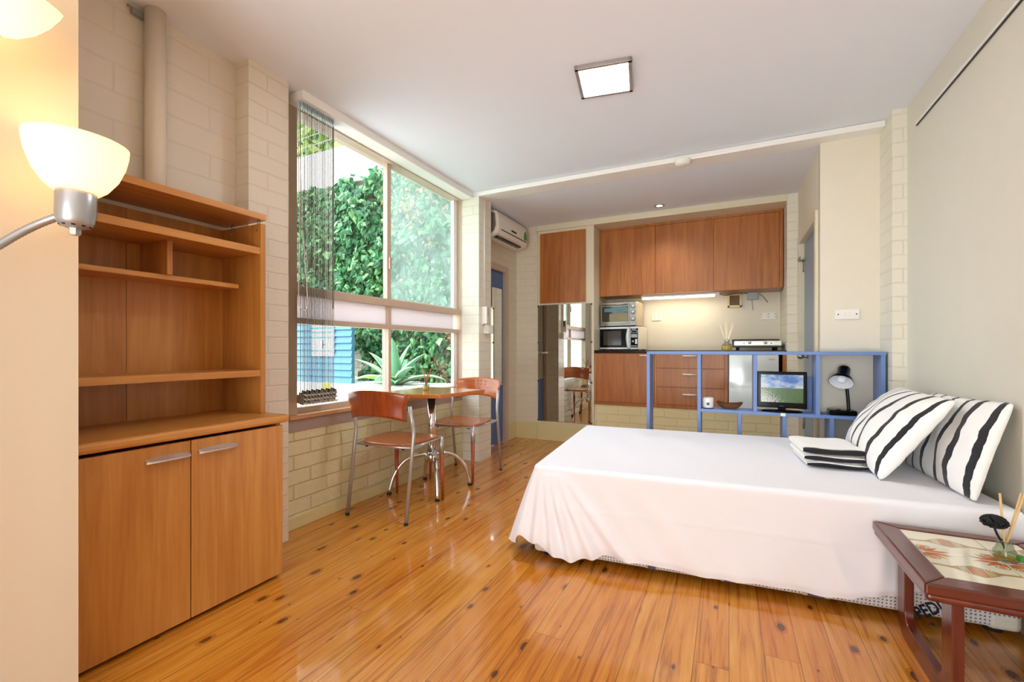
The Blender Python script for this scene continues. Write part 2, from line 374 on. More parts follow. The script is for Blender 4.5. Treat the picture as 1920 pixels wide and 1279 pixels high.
plain('guard', '#d9d3c4', .45)
plain('tan_ink', '#b9a587', .7)
wood('mahogany_x', '#421208', '#6e2a17', 'x', .28, coat=.35)
# =================== SETTING ===================
ZC, ZR = 2.52, 2.49           # ceilings: main room, kitchen end
XL, XR = -2.287, .977         # window wall, right wall
YK = 4.85                     # kitchen front line
def struct(mb, name, mat, parent=None, **k): return mb.build(name, mat, parent, kind='structure', **k)
b = MB(); b.box(-2.6, -2.3, -.08, 1.6, 5.6, 0); struct(b, 'floor', 'floor_boards')
b = MB(); b.box(-2.42, -2.3, ZC, 1.1, 3.63, ZC + .1); b.box(-2.42, 3.63, ZR, 1.6, 5.6, ZC + .1); struct(b, 'ceiling', 'ceiling_white')
b = MB(); b.box(-2.1, 3.615, ZR - .012, .905, 3.665, ZC - .002, .006); b.box(-2.1, 3.665, ZR - .006, .905, 3.80, ZR + .002); struct(b, 'trim_1', 'white_gloss')
# left side: brick behind the cabinet, pier, window surround, far pier, door wall
b = MB(); b.box(-2.43, .60, 0, XL, 1.46, ZC); struct(b, 'wall_left', 'brick_upper')
b = MB(); b.box(-2.43, 1.455, 0, -2.178, 1.683, ZC); b.box(-2.43, 1.683, 0, XL, 1.745, ZC); struct(b, 'wall_left_pier', 'brick_pier')
b = MB(); b.box(-2.43, 1.746, 0, XL, 3.632, .57); struct(b, 'wall_left_low', 'brick_low')
b = MB(); b.box(-2.43, 3.670, 0, XL, 3.87, ZC); b.box(XL - .001, 3.634, 0, -2.10, 3.87, ZC); struct(b, 'wall_left_far_pier', 'brick_pale')
dy0, dy1, dz = 3.90, 4.535, 1.915
b = MB(); b.box(-2.43, 3.872, dz + .01, XL, dy1 + .02, ZR); b.box(-2.43, dy1 + .02, 0, XL, YK, ZR); struct(b, 'wall_left_door', 'brick_far')
b = MB(); b.box(-2.38, 3.871, 0, -2.272, dy0, dz + .06); b.box(-2.38, dy1, 0, -2.272, dy1 + .075, dz + .07); b.box(-2.38, dy0 - .001, dz, -2.272, dy1 + .001, dz + .07); struct(b, 'trim_2', 'frame_paint')
# nearer plain wall that the cabinet tucks in behind
b = MB(); b.box(-1.80, -2.3, 0, -1.70, .6235, ZC); struct(b, 'wall_front_left', 'warm_plaster')
b = MB(); b.box(-2.43, .55, 0, -1.8, .615, ZC); struct(b, 'wall_front_return', 'cream_plaster')
b = MB(); b.box(XL, 1.745, 0, XL + .012, 3.632, .072, .003); b.box(XL, dy1 + .075, 0, XL + .01, YK, .20, .003); struct(b, 'baseboard_left', 'yellow_paint')
# right side
b = MB(); b.box(XR, -2.3, 0, XR + .12, 3.50, ZC); struct(b, 'wall_right', 'grey_plaster')
b = MB(); b.box(.905, 3.494, 0, 1.1, 3.76, ZC); struct(b, 'wall_right_pier', 'brick_pale')
b = MB(); b.box(.575, 3.745, 0, 1.1, 3.80, ZR + .03); struct(b, 'wall_right_panel', 'cream_plaster')
# door wall of the kitchen end (faces the window side)
ey0, ey1, ez = 3.90, 4.70, 1.985
b = MB(); b.box(.575, 3.79, 0, .66, ey0 - .01, ZR); b.box(.575, ey0 - .01, ez + .01, .66, ey1 + .01, ZR); b.box(.575, ey1 + .01, 0, .66, 5.5, ZR); struct(b, 'wall_kitchen_right', 'cream_plaster')
b = MB(); b.box(.560, ey0 - .055, 0, .64, ey0, ez + .065); b.box(.560, ey1, 0, .64, ey1 + .055, ez + .065); b.box(.560, ey0 - .002, ez, .64, ey1 + .002, ez + .065); struct(b, 'trim_3', 'cream_gloss')
d2 = thing('door_2', None, None, (.625, ey1, 0), kind='structure')
b = MB(); b.box(.605, ey0 + .003, .008, .642, ey1 - .003, ez - .004, .002); b.build('door_leaf', 'slate_door', d2)
for z in (1.74, .35):
    b = MB(); b.box(.596, ey1 - .035, z, .606, ey1 - .004, z + .09, .002); b.tube([(.597, ey1 - .006, z - .005), (.597, ey1 - .006, z + .095)], .006, 8); b.build('hinge', 'steel', d2)
b = MB(); q = P(1510, 486, X=.604); b.box(.590, q.y - .02, q.z - .012, .606, q.y + .02, q.z + .012, .004)
for s in (-1, 1): b.tube(bez((.594, q.y + s * .01, q.z - .005), (.56, q.y + s * .02, q.z - .02), (.55, q.y + s * .05, q.z - .005), (.56, q.y + s * .055, q.z + .015), 8), .0045, 8)
b.build('coat_hook', 'steel', d2)
b = MB(); q = P(1514, 668, X=.60); b.tube([(.606, q.y, q.z), (.57, q.y, q.z)], [.022, .012], 14); b.lathe([(0, -.028), (.02, -.022), (.027, 0), (.02, .02), (0, .026)], orient((.55, q.y, q.z), (-1, 0, 0)), 18); b.build('door_knob', 'steel', d2)
# kitchen front wall line: cupboard face, beam over the recess, brick columns, recess
b = MB(); b.box(-2.43, YK, 0, -2.012, YK + .15, ZR); struct(b, 'wall_back', 'brick_far')
b = MB(); b.box(XL, YK - .012, 0, -2.012, YK, .20, .003); struct(b, 'baseboard_back', 'yellow_paint')
b = MB(); b.box(.488, YK, 0, .60, 5.5, ZR); struct(b, 'wall_back_column', 'brick_pale')
b = MB(); b.box(-2.02, YK - .01, 2.425, .49, YK + .02, ZR, .003); b.box(-2.02, YK + .02, 2.43, .49, 5.5, ZR); struct(b, 'wall_back_beam', 'cream_gloss')
b = MB(); b.box(-2.40, 5.462, 0, .60, 5.56, ZR); struct(b, 'wall_back_splash', 'cream_plaster')
b = MB(); b.box(-1.338, YK + .035, 0, .488, YK + .07, .40); b.box(-1.338, YK + .07, .34, .488, 5.46, .438); b.box(-1.338, YK + .03, .40, .488, YK + .075, .438); struct(b, 'wall_back_plinth', 'yellow_brick')
# rear of the room, behind the camera: wall with an added, unseen glazed door for fill light
b = MB(); b.box(-1.8, -2.3, 0, -1.25, -2.2, ZC); b.box(.62, -2.3, 0, 1.1, -2.2, ZC); b.box(-1.25, -2.3, 2.2, .62, -2.2, ZC); struct(b, 'wall_rear', 'cream_plaster')
w2 = thing('rear_fill_window', None, None, (-.3, -2.25, 0), kind='structure')
b = MB()
for x in (-1.25, -.345, .56): b.box(x, -2.29, 0, x + .06, -2.21, 2.2)
b.box(-1.25, -2.29, 0, .62, -2.21, .05); b.box(-1.25, -2.29, 2.14, .62, -2.21, 2.2); b.build('window_frame', 'white_gloss', w2)
b = MB(); b.box(-1.19, -2.252, .05, -.345, -2.248, 2.14); b.build('pane', 'pane_clear', w2)
b = MB(); b.box(-.285, -2.252, .05, .56, -2.248, 2.14); b.build('pane', 'pane_clear', w2)
# picture rail on the right wall; the dark strip below paints its shadow gap
b = MB(); b.box(XR - .009, -2.0, 2.340, XR, 3.33, 2.353, .001); b.box(XR - .007, -2.0, 2.334, XR, 3.33, 2.3402, mat=1); struct(b, 'trim_4', ['white_gloss', 'dark_grey'])
# =================== WINDOW ===================
w = thing('window_1', None, None, (-2.33, 2.7, .66), kind='structure')
GX = -2.352
b = MB(); b.box(-2.40, 1.74, .66, -2.283, 1.823, ZC - .03, .003); b.box(-2.40, 3.632, .66, -2.2885, 3.668, ZC - .03, .003)
b.box(-2.40, 1.74, 2.46, -2.285, 3.66, ZC); b.box(-2.40, 1.82, .655, -2.32, 3.64, .70, .002)
b.build('window_frame', 'frame_paint', w)
b = MB(); b.box(-2.395, 1.823, 1.376, -2.305, 3.632, 1.43, .004); b.box(-2.385, 1.823, 1.203, -2.315, 3.632, 1.238, .003); b.build('transom', 'frame_paint', w)
b = MB(); b.box(-2.372, 2.648, 1.43, -2.33, 2.69, 2.47, .003); b.box(-2.40, 2.685, 1.43, -2.365, 2.715, 2.47, .003); b.box(-2.325, 2.656, 1.66, -2.312, 2.682, 1.75, .003); b.build('mullion', 'frame_paint', w)
b = MB(); b.box(-2.385, 2.652, .70, -2.32, 2.682, 1.376, .003); b.build('mullion', 'frame_paint', w)
b = MB(); b.box(-2.375, 3.575, 1.43, -2.34, 3.632, 2.47, .003); b.box(-2.37, 3.575, .70, -2.34, 3.632, 1.203, .003); b.box(-2.37, 2.69, 1.43, -2.345, 3.60, 1.445); b.build('sash_frame', 'white_gloss', w)
for y0, y1, x, m in ((1.823, 2.66, GX, 'pane_clear'), (2.70, 3.58, -2.375, 'pane_dirty')):
    b = MB(); b.box(x - .002, y0, 1.43, x + .002, y1, 2.47); b.build('pane', m, w)
for y0, y1 in ((1.823, 2.652), (2.682, 3.575)):
    b = MB(); b.box(GX - .002, y0, .70, GX + .002, y1, 1.203); b.build('pane', 'pane_clear', w)
    b = MB(); b.box(GX - .004, y0, 1.238, GX + .004, y1, 1.376); b.build('frosted_panel', 'frosted', w)
b = MB(); b.box(-2.40, 1.76, .640, -2.262, 3.632, .664, .004); b.build('sill', 'sill_wood', w)
b = MB(); b.box(-2.40, 1.742, .566, -2.281, 3.632, .640, .002); b.build('apron', 'apron_paint', w)
# =================== OUTSIDE ===================
b = MB(); b.box(-9, 1.0, .4, -2.45, 4.75, .645); struct(b, 'garden_bed', 'gravel')
b = MB(); b.box(-9, 4.62, .4, -2.5, 4.8, 3.33); struct(b, 'garden_brick_wall', 'brick_out')
b = MB(); b.box(-9, 4.55, 3.33, -2.5, 4.85, 3.85, .01); struct(b, 'garden_wall_coping', 'concrete')
wf = thing('wire_fence', 'wire fence above the pale concrete wall top outside the window', 'fence', (-4.5, 4.68, 3.85))
for x in (-7.4, -5.9, -4.4, -2.9):
    b = MB(); b.tube([(x, 4.68, 3.85), (x, 4.68, 5.07)], .02, 8); b.build('post', 'wire', wf)
for k in range(9):
    b = MB(); z = 3.96 + .125 * k; b.tube([(-8.5 + i * .6, 4.68, z + .03 * sin(i * .9 + k)) for i in range(11)], .006, 6); b.build('wire', 'wire', wf)
def leaf_into(V, F, p, n, up, L, W):
    n = n.normalized(); t = (up - n * up.dot(n)).normalized(); s = n.cross(t); i = len(V)
    V += [p, p + t * L * .35 + s * W * .5 - n * L * .05, p + t * L - n * L * .16, p + t * L * .35 - s * W * .5 - n * L * .05, p + t * L * .45 + n * L * .05]
    F += [(i, i + 1, i + 4), (i + 1, i + 2, i + 4), (i + 2, i + 3, i + 4), (i + 3, i, i + 4)]
def leaf_mass(name, mat, pts, size, spread=.8, flip=(0, -1, .35), **tg):
    V, F = [], []
    for p in pts:
        n = Vector(flip) + Vector((random.gauss(0, spread), random.gauss(0, spread * .6), random.gauss(0, spread * .7)))
        up = Vector((random.gauss(0, .7), random.gauss(0, .3), -1 + random.gauss(0, .5)))
        L = size * random.choice((.6, .8, .9, 1, 1, 1.2, 1.5)); leaf_into(V, F, Vector(p), n, up, L, L * random.uniform(.55, .8))
    me = bpy.data.meshes.new(name); me.from_pydata([tuple(v) for v in V], [], F); me.materials.append(M(mat))
    o = bpy.data.objects.new(name, me); C.objects.link(o)
    for k, v in tg.items(): o['category' if k == 'cat' else k] = v
    return o
def clump(x, z): return .11 + .10 * sin(x * 5.1 + 1.3 * sin(z * 4)) * sin(z * 4.3 + x) + .07 * sin(x * 13 + z * 9)
pts = []
while len(pts) < 15000:
    x = random.uniform(-6.2, -2.55); z = random.uniform(.62, 3.42)
    edge = -4.42 + .12 * sin(z * 9) if z < 1.32 else -7
    top = 3.32 + .06 * sin(x * 9) + .05 * sin(x * 23)
    if x < edge or z > top: continue
    if z > 2.2 and -4.35 < x < -3.95 and random.random() < .35: continue
    d = max(.02, clump(x, z)) * random.uniform(.15, 1.25)
    pts.append((x, 4.62 - d - (.06 if z > 1.3 else 0), z))
leaf_mass('ivy', 'ivy_leaf', pts, .10, kind='stuff', label='green ivy covering the garden wall outside the window', cat='ivy')
pts = [(random.gauss(-3.35, .22), 4.62 - random.uniform(.2, .3), random.gauss(2.75, .28)) for _ in range(420)] + [(random.gauss(-2.95, .12), 4.45, random.uniform(.7, 1.3)) for _ in range(200)]
leaf_mass('dead_ivy', 'dead_leaf', pts, .06, kind='stuff', label='brown withered ivy patch hanging amid the green ivy outside the window', cat='ivy')
pts = [(random.uniform(-8.5, -2.5), 5.6 + random.gauss(0, .3), random.uniform(3.2, 6.6)) for _ in range(9000)]
leaf_mass('tree_foliage', 'tree_leaf', pts, .16, kind='stuff', label='sunlit light green foliage behind the wire fence outside the window', cat='foliage')
b = MB(); b.box(-9, 6.3, 2.8, -2.0, 6.4, 6.0); b.build('hedge_core', 'hedge_dark', None, kind='stuff', label='dark green hedge behind the sunlit foliage outside the window', cat='hedge')
# agave
ag = thing('agave', 'large blue-green agave with pale leaf edges growing outside the window', 'plant', (-3.42, 4.02, .63))
def agave_leaf(az, el, L, W, droop, mat):
    b = MB(); n = 14; rows = []
    for i in range(n + 1):
        t = i / n; a = el - droop * t * t; r = Vector((0, 0, 0))
        rows.append(t)
    p = Vector((0, 0, 0)); prev = None; pts = []
    for i in range(n + 1):
        a = el - droop * (i / n) ** 1.6; pts.append(p.copy()); p = p + Vector((cos(a) * cos(az), cos(a) * sin(az), sin(a))) * (L / n)
    side = Vector((-sin(az), cos(az), 0)); ring = []
    for i in range(n + 1):
        t = i / n; wd = W * min(1, .45 + 1.4 * t) * (1 - t ** 2.2) ** .8 + .002
        a = el - droop * t ** 1.6; nn = Vector((-sin(a) * cos(az), -sin(a) * sin(az), cos(a)))
        row = []
        for k, s in enumerate((-1, -.86, 0, .86, 1)): row.append(b.bm.verts.new(pts[i] + side * wd * s * .5 + nn * (wd * .28 * s * s)))
        for s in (.86, 0, -.86): row.append(b.bm.verts.new(pts[i] + side * wd * s * .5 + nn * (wd * .28 * s * s - .016 * (1 - t))))
        ring.append(row)
    for i in range(n):
        for k in range(8):
            f = b.bm.faces.new([ring[i][k], ring[i][(k + 1) % 8], ring[i + 1][(k + 1) % 8], ring[i + 1][k]]); f.smooth = True; f.material_index = 1 if k in (0, 3, 4, 7) else 0
    bmesh.ops.transform(b.bm, matrix=Matrix.Translation((-3.42, 4.02, .63)), verts=b.bm.verts)
    b.build('leaf', [mat, 'agave_pale'], ag)
for az, el, L, W, dr, m in [(-95, 80, .50, .15, .25, 'agave_lime'), (-60, 74, .58, .15, .2, 'agave'), (150, 70, .52, .14, .3, 'agave'), (60, 75, .52, .14, .3, 'agave'), (180, 52, .56, .14, .4, 'agave'), (-150, 44, .55, .15, .5, 'agave'), (-5, 46, .58, .13, .3, 'agave'), (-28, 34, .58, .13, .5, 'agave'), (-120, 30, .46, .16, .9, 'agave_lime'), (-85, 32, .38, .19, 1.1, 'agave'), (-50, 22, .46, .14, .7, 'agave'), (20, 24, .62, .13, .9, 'agave'), (165, 22, .6, .14, .9, 'agave'), (-172, 20, .58, .14, .7, 'agave_lime'), (110, 45, .5, .14, .4, 'agave'), (85, 20, .5, .14, .6, 'agave')]:
    agave_leaf(R(az), R(el), L, W, dr, m)
# blue weatherboard cupboard with a notice
wc = thing('garden_gate', 'blue weatherboard gate panel with a white notice, outside the window', 'gate', (-4.6, 3.95, .64))
b = MB()
for k in range(10): b.prism([(3.92 - .012, .645 + k * .080), (3.935, .645 + k * .080), (3.935, .722 + k * .080), (3.927, .722 + k * .080)], 'x', -5.3, -3.985)
b.build('weatherboards', 'weatherboard', wc)
b = MB(); b.box(-5.3, 3.934, .64, -3.985, 3.965, 1.445); b.build('backing', 'weatherboard', wc)
b = MB(); b.box(-5.32, 3.90, 1.44, -3.965, 3.98, 1.465, .004); b.build('top_rail', 'weatherboard', wc)
q0, q1 = P(583, 611, Y=3.9), P(626, 668, Y=3.9)
nt = thing('notice', 'white notice with blue lettering fixed to the blue weatherboards', 'sign', ((q0.x + q1.x) / 2, 3.90, q1.z))
b = MB(); b.box(q0.x, 3.898, q1.z, q1.x, 3.9065, q0.z); b.build('sheet', 'paper', nt)
hh = (q0.z - q1.z); ww = q1.x - q0.x
for k, (f, wd) in enumerate([(.06, .9), (.20, .95), (.37, .85), (.80, .9)]):
    x = q0.x + .05 * ww; b = MB()
    while x < q0.x + wd * ww:
        l = random.uniform(.04, .13) * ww; b.box(x, 3.8945, q0.z - (f + .055) * hh, min(x + l, q1.x - .04 * ww), 3.8985, q0.z - f * hh); x += l + .012 * ww
    b.build('printed_line', 'teal_ink', nt)
b = MB(); cx, cz, s_ = q0.x + .6 * ww, q0.z - .62 * hh, .028
for dx in (-1, .7): b.box(cx + dx * s_, 3.8945, cz - 1.8 * s_, cx + (dx + .35) * s_, 3.8985, cz + 1.8 * s_)
b.box(cx - s_, 3.8945, cz - .2 * s_, cx + s_, 3.8985, cz + .15 * s_)
b.build('black_symbol', 'black_ink', nt)
for k in range(8): b = MB(); b.box(q0.x + .05 * ww, 3.8945, q0.z - (.1 + .105 * k) * hh, q0.x + (.12 + .04 * (k % 3)) * ww, 3.8985, q0.z - (.085 + .105 * k) * hh); b.build('printed_mark', 'black_ink', nt)
q = P(612, 735, Z=.66); b = MB(); b.lathe([(0, 0), (.03, .005), (.045, .05), (.03, .095), (.012, .11), (0, .112)], orient((q.x, q.y, .64), (0, 0, 1)), 14); b.build('yellow_fruit', 'yellow_leaf', None, label='small yellow fruit on the gravel below the blue weatherboards', cat='fruit')
# =================== PIPE, BLIND ===================
pt = P(291, 300, X=-2.245)
b = MB(); b.tube([(-2.28, pt.y, 1.745), (-2.262, pt.y, 1.745), (-2.248, pt.y, 1.755), (-2.243, pt.y, 1.78), (-2.243, pt.y, ZC - .001)], .038, 20)
pp = thing('drain_pipe', 'cream painted round pipe running up the brick wall behind the tall cabinet', 'pipe', (-2.243, pt.y, 0)); b.build('pipe', 'pipe_paint', pp)
b = MB(); q = P(268, 30, X=-2.27); b.box(-2.286, pt.y - .075, q.z - .012, -2.262, pt.y - .025, q.z + .012, .003); b.tube([(-2.27, pt.y - .09, q.z + .012), (-2.27, pt.y - .03, q.z)], .005, 6); b.build('pipe_clip', 'grey_cable', pp)
bl = thing('vertical_blind', 'vertical blind of narrow grey slats bunched at the near end of the window', 'blind', (-2.22, 2.0, .71))
b = MB(); b.box(-2.286, 1.765, 2.468, -2.165, 3.625, ZC, .003); b.build('headrail', 'white_gloss', bl)
def blind_y(u): return P(u, 655, X=-2.225).y
for i, u in enumerate([563, 567.5, 571, 574.5, 577, 580, 583, 586, 589, 592, 595, 598, 601, 604, 607, 610, 613, 616, 619, 622, 625]):
    y = blind_y(u); d = Vector((2.225, -y, 0)).normalized(); a = math.atan2(d.y, d.x) + R(random.uniform(-1.5, 1.5)); d = Vector((cos(a), sin(a), 0)); c = Vector((-2.225, y, 0))
    z0 = .745 + .012 * (i % 3); b = MB(); n_ = Vector((-d.y, d.x, 0))
    q = [c - d * .043 + n_ * .0, c - d * .015 + n_ * .003, c + d * .015 + n_ * .003, c + d * .043]
    pl = [(p.x, p.y) for p in q] + [(p.x + n_.x * .0008, p.y + n_.y * .0008) for p in q[::-1]]
    b.prism(pl, 'z', z0 + .04, 2.47)
    s = b.build('slat', 'slat', bl)
    a2 = a + R(28 + 8 * (i % 2)); e = Vector((cos(a2), sin(a2), 0)); m_ = Matrix.Translation((c.x, c.y, z0)) @ Matrix.Rotation(a2, 4, 'Z') @ Matrix.Rotation(R(7), 4, 'Y')
    b = MB(); b.box(-.036, -.0016, -.012, .036, .0016, .038, M=m_); b.build('weight', 'slat_weight', s)
for zz in (.735, .76, .785):
    b = MB(); n = 44; b.tube([(-2.20 + .02 * (-1) ** i, blind_y(563) + (blind_y(626) - blind_y(563)) * i / n, zz + .004 * (-1) ** (i // 2)) for i in range(n + 1)], .0028, 5); b.build('chain', 'cord_white', bl)
b = MB(); y = blind_y(563) - .03
b.tube([(-2.21, y, 2.47), (-2.20, y + .005, 1.8), (-2.19, y - .01, 1.36)] + bez((-2.19, y - .01, 1.36), (-2.19, y - .01, 1.24), (-2.17, y + .05, 1.24), (-2.18, y + .04, 1.36), 10) + [(-2.2, y + .02, 1.8), (-2.21, y + .01, 2.47)], .0028, 6); b.build('pull_cord', 'cord_white', bl)
b = MB(); q = P(625, 400, X=-2.2); b.tube([(-2.20, q.y, 1.30 + i * .025) if i % 2 else (-2.204, q.y + .004, 1.30 + i * .025) for i in range(46)], .004, 6); b.build('bead_chain', 'chain_grey', bl)
# =================== WALL UNIT ===================
cx = thing('wall_unit', 'tall beech wall unit with open shelves over a two-door cupboard', 'cabinet', (-2.07, 1.01, 0))
xf, y0, y1, zt = -1.875, .625, 1.405, .712
b = MB(); b.box(-2.28, y0, .012, xf - .002, y0 + .02, zt); b.build('cupboard_side', 'beech', cx)
b = MB(); b.box(-2.28, y1 - .02, .012, xf - .002, y1, zt); b.build('cupboard_side', 'beech', cx)
b = MB(); b.box(-2.28, y0 + .02, .04, xf - .004, y1 - .02, .06); b.box(-2.28, y0 + .02, 0, xf - .06, y1 - .02, .04); b.build('cupboard_base', 'beech', cx)
b = MB(); b.box(-2.283, y0 + .02, .06, -2.275, y1 - .02, zt); b.build('cupboard_back', 'beech', cx)
ys = 1.012
def bow_handle(ya, yb, z, par):
    b = MB(); n = 14; A, B = [], []
    for i in range(n + 1):
        t = i / n; y = ya + (yb - ya) * t; d = .010 + .024 * sin(pi * t) ** .8
        A.append((xf + .017, y, z + .004 * sin(pi * t))); B.append((xf + .017 + d, y, z - .012 + .004 * sin(pi * t)))
    for i in range(n):
        a0, a1, c0, c1 = map(Vector, (A[i], A[i + 1], B[i], B[i + 1])); dz = Vector((0, 0, -.006)); bk = Vector((-.005, 0, 0))
        vs = [b.bm.verts.new(p) for p in (a0 + bk, a1 + bk, c1, c0, a0 + bk + dz, a1 + bk + dz, c1 + dz, c0 + dz)]
        for f in ((0, 1, 2, 3), (7, 6, 5, 4), (3, 2, 6, 7), (0, 4, 5, 1)) + (((0, 3, 7, 4),) if i == 0 else ()) + (((1, 5, 6, 2),) if i == n - 1 else ()): b.bm.faces.new([vs[k] for k in f])
    bmesh.ops.remove_doubles(b.bm, verts=b.bm.verts, dist=1e-5)
    b.build('handle', 'aluminium', par)
b = MB(); b.box(xf, y0, .018, xf + .018, ys - .002, zt - .012, .0015); d = b.build('door', 'beech', cx); bow_handle(.862, 1.008, .66, d)
b = MB(); b.box(xf, ys + .002, .018, xf + .018, y1, zt - .012, .0015); d = b.build('door', 'beech', cx); bow_handle(1.038, 1.19, .662, d)
b = MB(); b.box(-2.283, y0 - .005, zt, -1.842, 1.432, zt + .036, .012); b.build('countertop', 'beech_h', cx)
hx = -1.98; zs = 1.642; hb = -2.272
b = MB(); b.box(hb, 1.382, zt + .036, hx, 1.407, zs, .001); b.build('side_panel', 'beech', cx)
b = MB(); b.box(hb, y0, zt + .036, hx, y0 + .022, zs, .001); b.build('side_panel', 'beech', cx)
b = MB(); b.box(hb - .008, y0 + .01, zt + .036, hb + .002, .985, zs); b.box(hb - .008, .987, zt + .036, hb + .002, 1.39, zs); b.build('back_panel', 'beech', cx)
b = MB(); b.box(hb - .005, y0, zs + .019, hx, 1.412, zs + .047, .001); b.build('top_panel', 'beech_h', cx)
b = MB(); b.box(hb, y0 + .022, 1.497, hx - .004, 1.382, 1.528, .001); b.build('shelf', 'beech_h', cx)
b = MB(); b.box(hb, y0 + .022, 1.337, -2.085, 1.345, 1.357, .001); b.build('shelf', 'beech_h', cx)
b = MB(); b.box(hb, y0 + .022, .923, hx - .002, 1.382, .952, .001); b.build('shelf', 'beech_h', cx)
b = MB(); b.box(hb, 1.035, 1.357, -2.065, 1.055, 1.497, .001); b.build('divider', 'beech', cx)
for x in (hx - .025, -2.20):
    b = MB(); b.tube([(x, 1.39, zs - .004), (x, 1.39, zs + .021)], .007, 10); b.build('standoff', 'steel', cx)
    b = MB(); b.tube([(x, 1.3835, zs - .03), (x, 1.3795, zs - .03)], .006, 10); b.build('cover_cap', 'steel', cx)
for x, y in ((hx - .025, y0 + .012), (-2.20, y0 + .012)):
    b = MB(); b.tube([(x, y, zs - .004), (x, y, zs + .021)], .007, 10); b.build('standoff', 'steel', cx)
# =================== FLOOR LAMP ===================
fl = thing('floor_lamp', 'floor lamp with two lit white glass bowl shades in front of the plain wall', 'lamp', (-1.56, .27, 0))
b = MB(); b.lathe([(0, 0), (.14, 0), (.14, .015), (.12, .028), (.03, .04), (.016, .05), (0, .05)], Matrix.Translation((-1.56, .27, 0)), 32); b.build('base', 'lamp_silver', fl)
b = MB(); b.tube([(-1.56, .27, .04), (-1.56, .27, 1.72)], .012, 12); b.build('pole', 'lamp_silver', fl)
def pxp(u, v, t): d = ray(u, v); return Vector((d.x * t, d.y * t, CH + d.z * t))
rt, up = Vector((CA, SA, 0)), Vector((0, 0, 1)); fw = Vector((-SA, CA, 0))
def bowl_lamp(c, ax, rad, hgt, sock, power, nm):
    """c = centre of the rim; ax = the way the bowl opens"""
    m = orient(c, ax)
    pr = [(.028, -hgt), (.046, -hgt * .985), (rad * .60, -hgt * .88), (rad * .80, -hgt * .64), (rad * .93, -hgt * .36), (rad * .99, -hgt * .12), (rad, 0)]
    b = MB(); b.lathe(pr + [(r - .004, z + .002) for r, z in pr[::-1]], m, 40); s = b.build('lamp_shade', 'lamp_shade', fl)
    if sock:
        b = MB(); z = -hgt + .008; b.lathe([(0, z), (.038, z), (.041, z - .006), (.041, z - .064), (.038, z - .082), (.032, z - .094), (.018, z - .1), (0, z - .102)], m, 32)
        so = b.build('socket_cup', 'lamp_silver', fl)
        b = MB(); b.lathe([(0, z - .095), (.0125, z - .095), (.0135, z - .112), (.011, z - .117), (0, z - .118)], m, 6, smooth=False); b.build('switch_knob', 'steel', so)
        for k in range(10):
            a = 2 * pi * k / 10; p = m @ Vector((.031 * cos(a), .031 * sin(a), z - .0935)); b2 = MB() if k == 0 else b2
            b2.box(-.004, -.002, -.0015, .004, .002, .0015, M=orient(p, m.to_3x3() @ Vector((cos(a) * .6, sin(a) * .6, -1)), m.to_3x3() @ Vector((-sin(a), cos(a), 0))))
        b2.build('vent_slot', 'black_plastic', so)
    b = MB(); b.lathe([(0, -.028), (.014, -.026), (.026, -.008), (.024, .012), (.012, .026), (0, .029)], m @ Matrix.Translation((0, 0, -hgt * .5)), 18); b.build('bulb', 'bulb_glow', s)
    l = bpy.data.lights.new(nm, 'POINT'); l.energy = power; l.color = (1, .84, .60); l.shadow_soft_size = .03; lo = bpy.data.objects.new(nm, l); C.objects.link(lo); lo.location = m @ Vector((0, 0, -.01)); return m
t1 = 1.17; c1 = pxp(146, 266, t1); ax1 = (up + rt * .03).normalized()
m1 = bowl_lamp(c1, ax1, .104, .135, True, .11, 'lamp_bulb_light')
b = MB(); e0 = pxp(113, 403, t1 + .0)
pth = bez(e0 + rt * .012, pxp(70, 417, 1.155), pxp(30, 440, 1.13), pxp(-12, 466, 1.10), 40) + bez(pxp(-12, 466, 1.10), pxp(-54, 492, 1.07), Vector((-1.56, .27, 1.30)), Vector((-1.56, .27, 1.10)), 16)[1:]
b.tube(pth, [.0092 + .0014 * (i % 2) for i in range(len(pth))], 12); b.build('gooseneck', 'lamp_silver', fl)
c2 = pxp(6, -46, 1.05); m2 = bowl_lamp(c2, (up * .88 + rt * .52).normalized(), .107, .125, True, .14, 'lamp_bulb_light_upper')
b = MB(); b.tube(bez((-1.56, .27, 1.68), (-1.56, .27, 1.74), m2 @ Vector((0, 0, -.29)), m2 @ Vector((0, 0, -.205)), 20), [.0092 + .0014 * (i % 2) for i in range(21)], 12); b.build('gooseneck', 'lamp_silver', fl)
# =================== DINING SET ===================
tc = Vector((-2.0, 2.755, 0))
dt = thing('dining_table', 'small wooden dining table on a chrome pedestal below the window', 'table', tc)
b = MB(); b.prism([(-1.755, 2.515), (-1.68, 2.995), (-2.245, 3.02), (-2.255, 2.37)], 'z', .715, .742, bev=.004); b.build('tabletop', 'table_wood', dt)
b = MB(); b.box(-2.16, 2.60, .705, -1.84, 2.91, .715, .003); b.build('mount_plate', 'dark_grey', dt)
b = MB(); b.tube([(-2.0, 2.755, .28), (-2.0, 2.755, .708)], .03, 24); b.lathe([(.03, .285), (.042, .28), (.045, .25), (.04, .215), (.0, .21)], Matrix.Translation((-2.0, 2.755, 0)), 24); b.build('column', 'chrome', dt)
for fx, fy in ((-1.811, 2.562), (-2.21, 2.533), (-1.798, 2.973), (-2.205, 2.949)):
    d = Vector((fx, fy, 0)) - tc; b = MB(); c0 = tc + Vector((0, 0, .265)) + d * .1
    b.tube(bez(c0, tc + d * .62 + Vector((0, 0, .30)), tc + d * .93 + Vector((0, 0, .17)), Vector((fx, fy, .012)), 18), .0135, 12, sx=1.15)
    l = b.build('leg', 'chrome', dt)
    b = MB(); b.lathe([(0, 0), (.017, 0), (.017, .014), (.013, .018), (0, .018)], Matrix.Translation((fx, fy, 0)), 14); b.build('foot_cap', 'rubber', l)
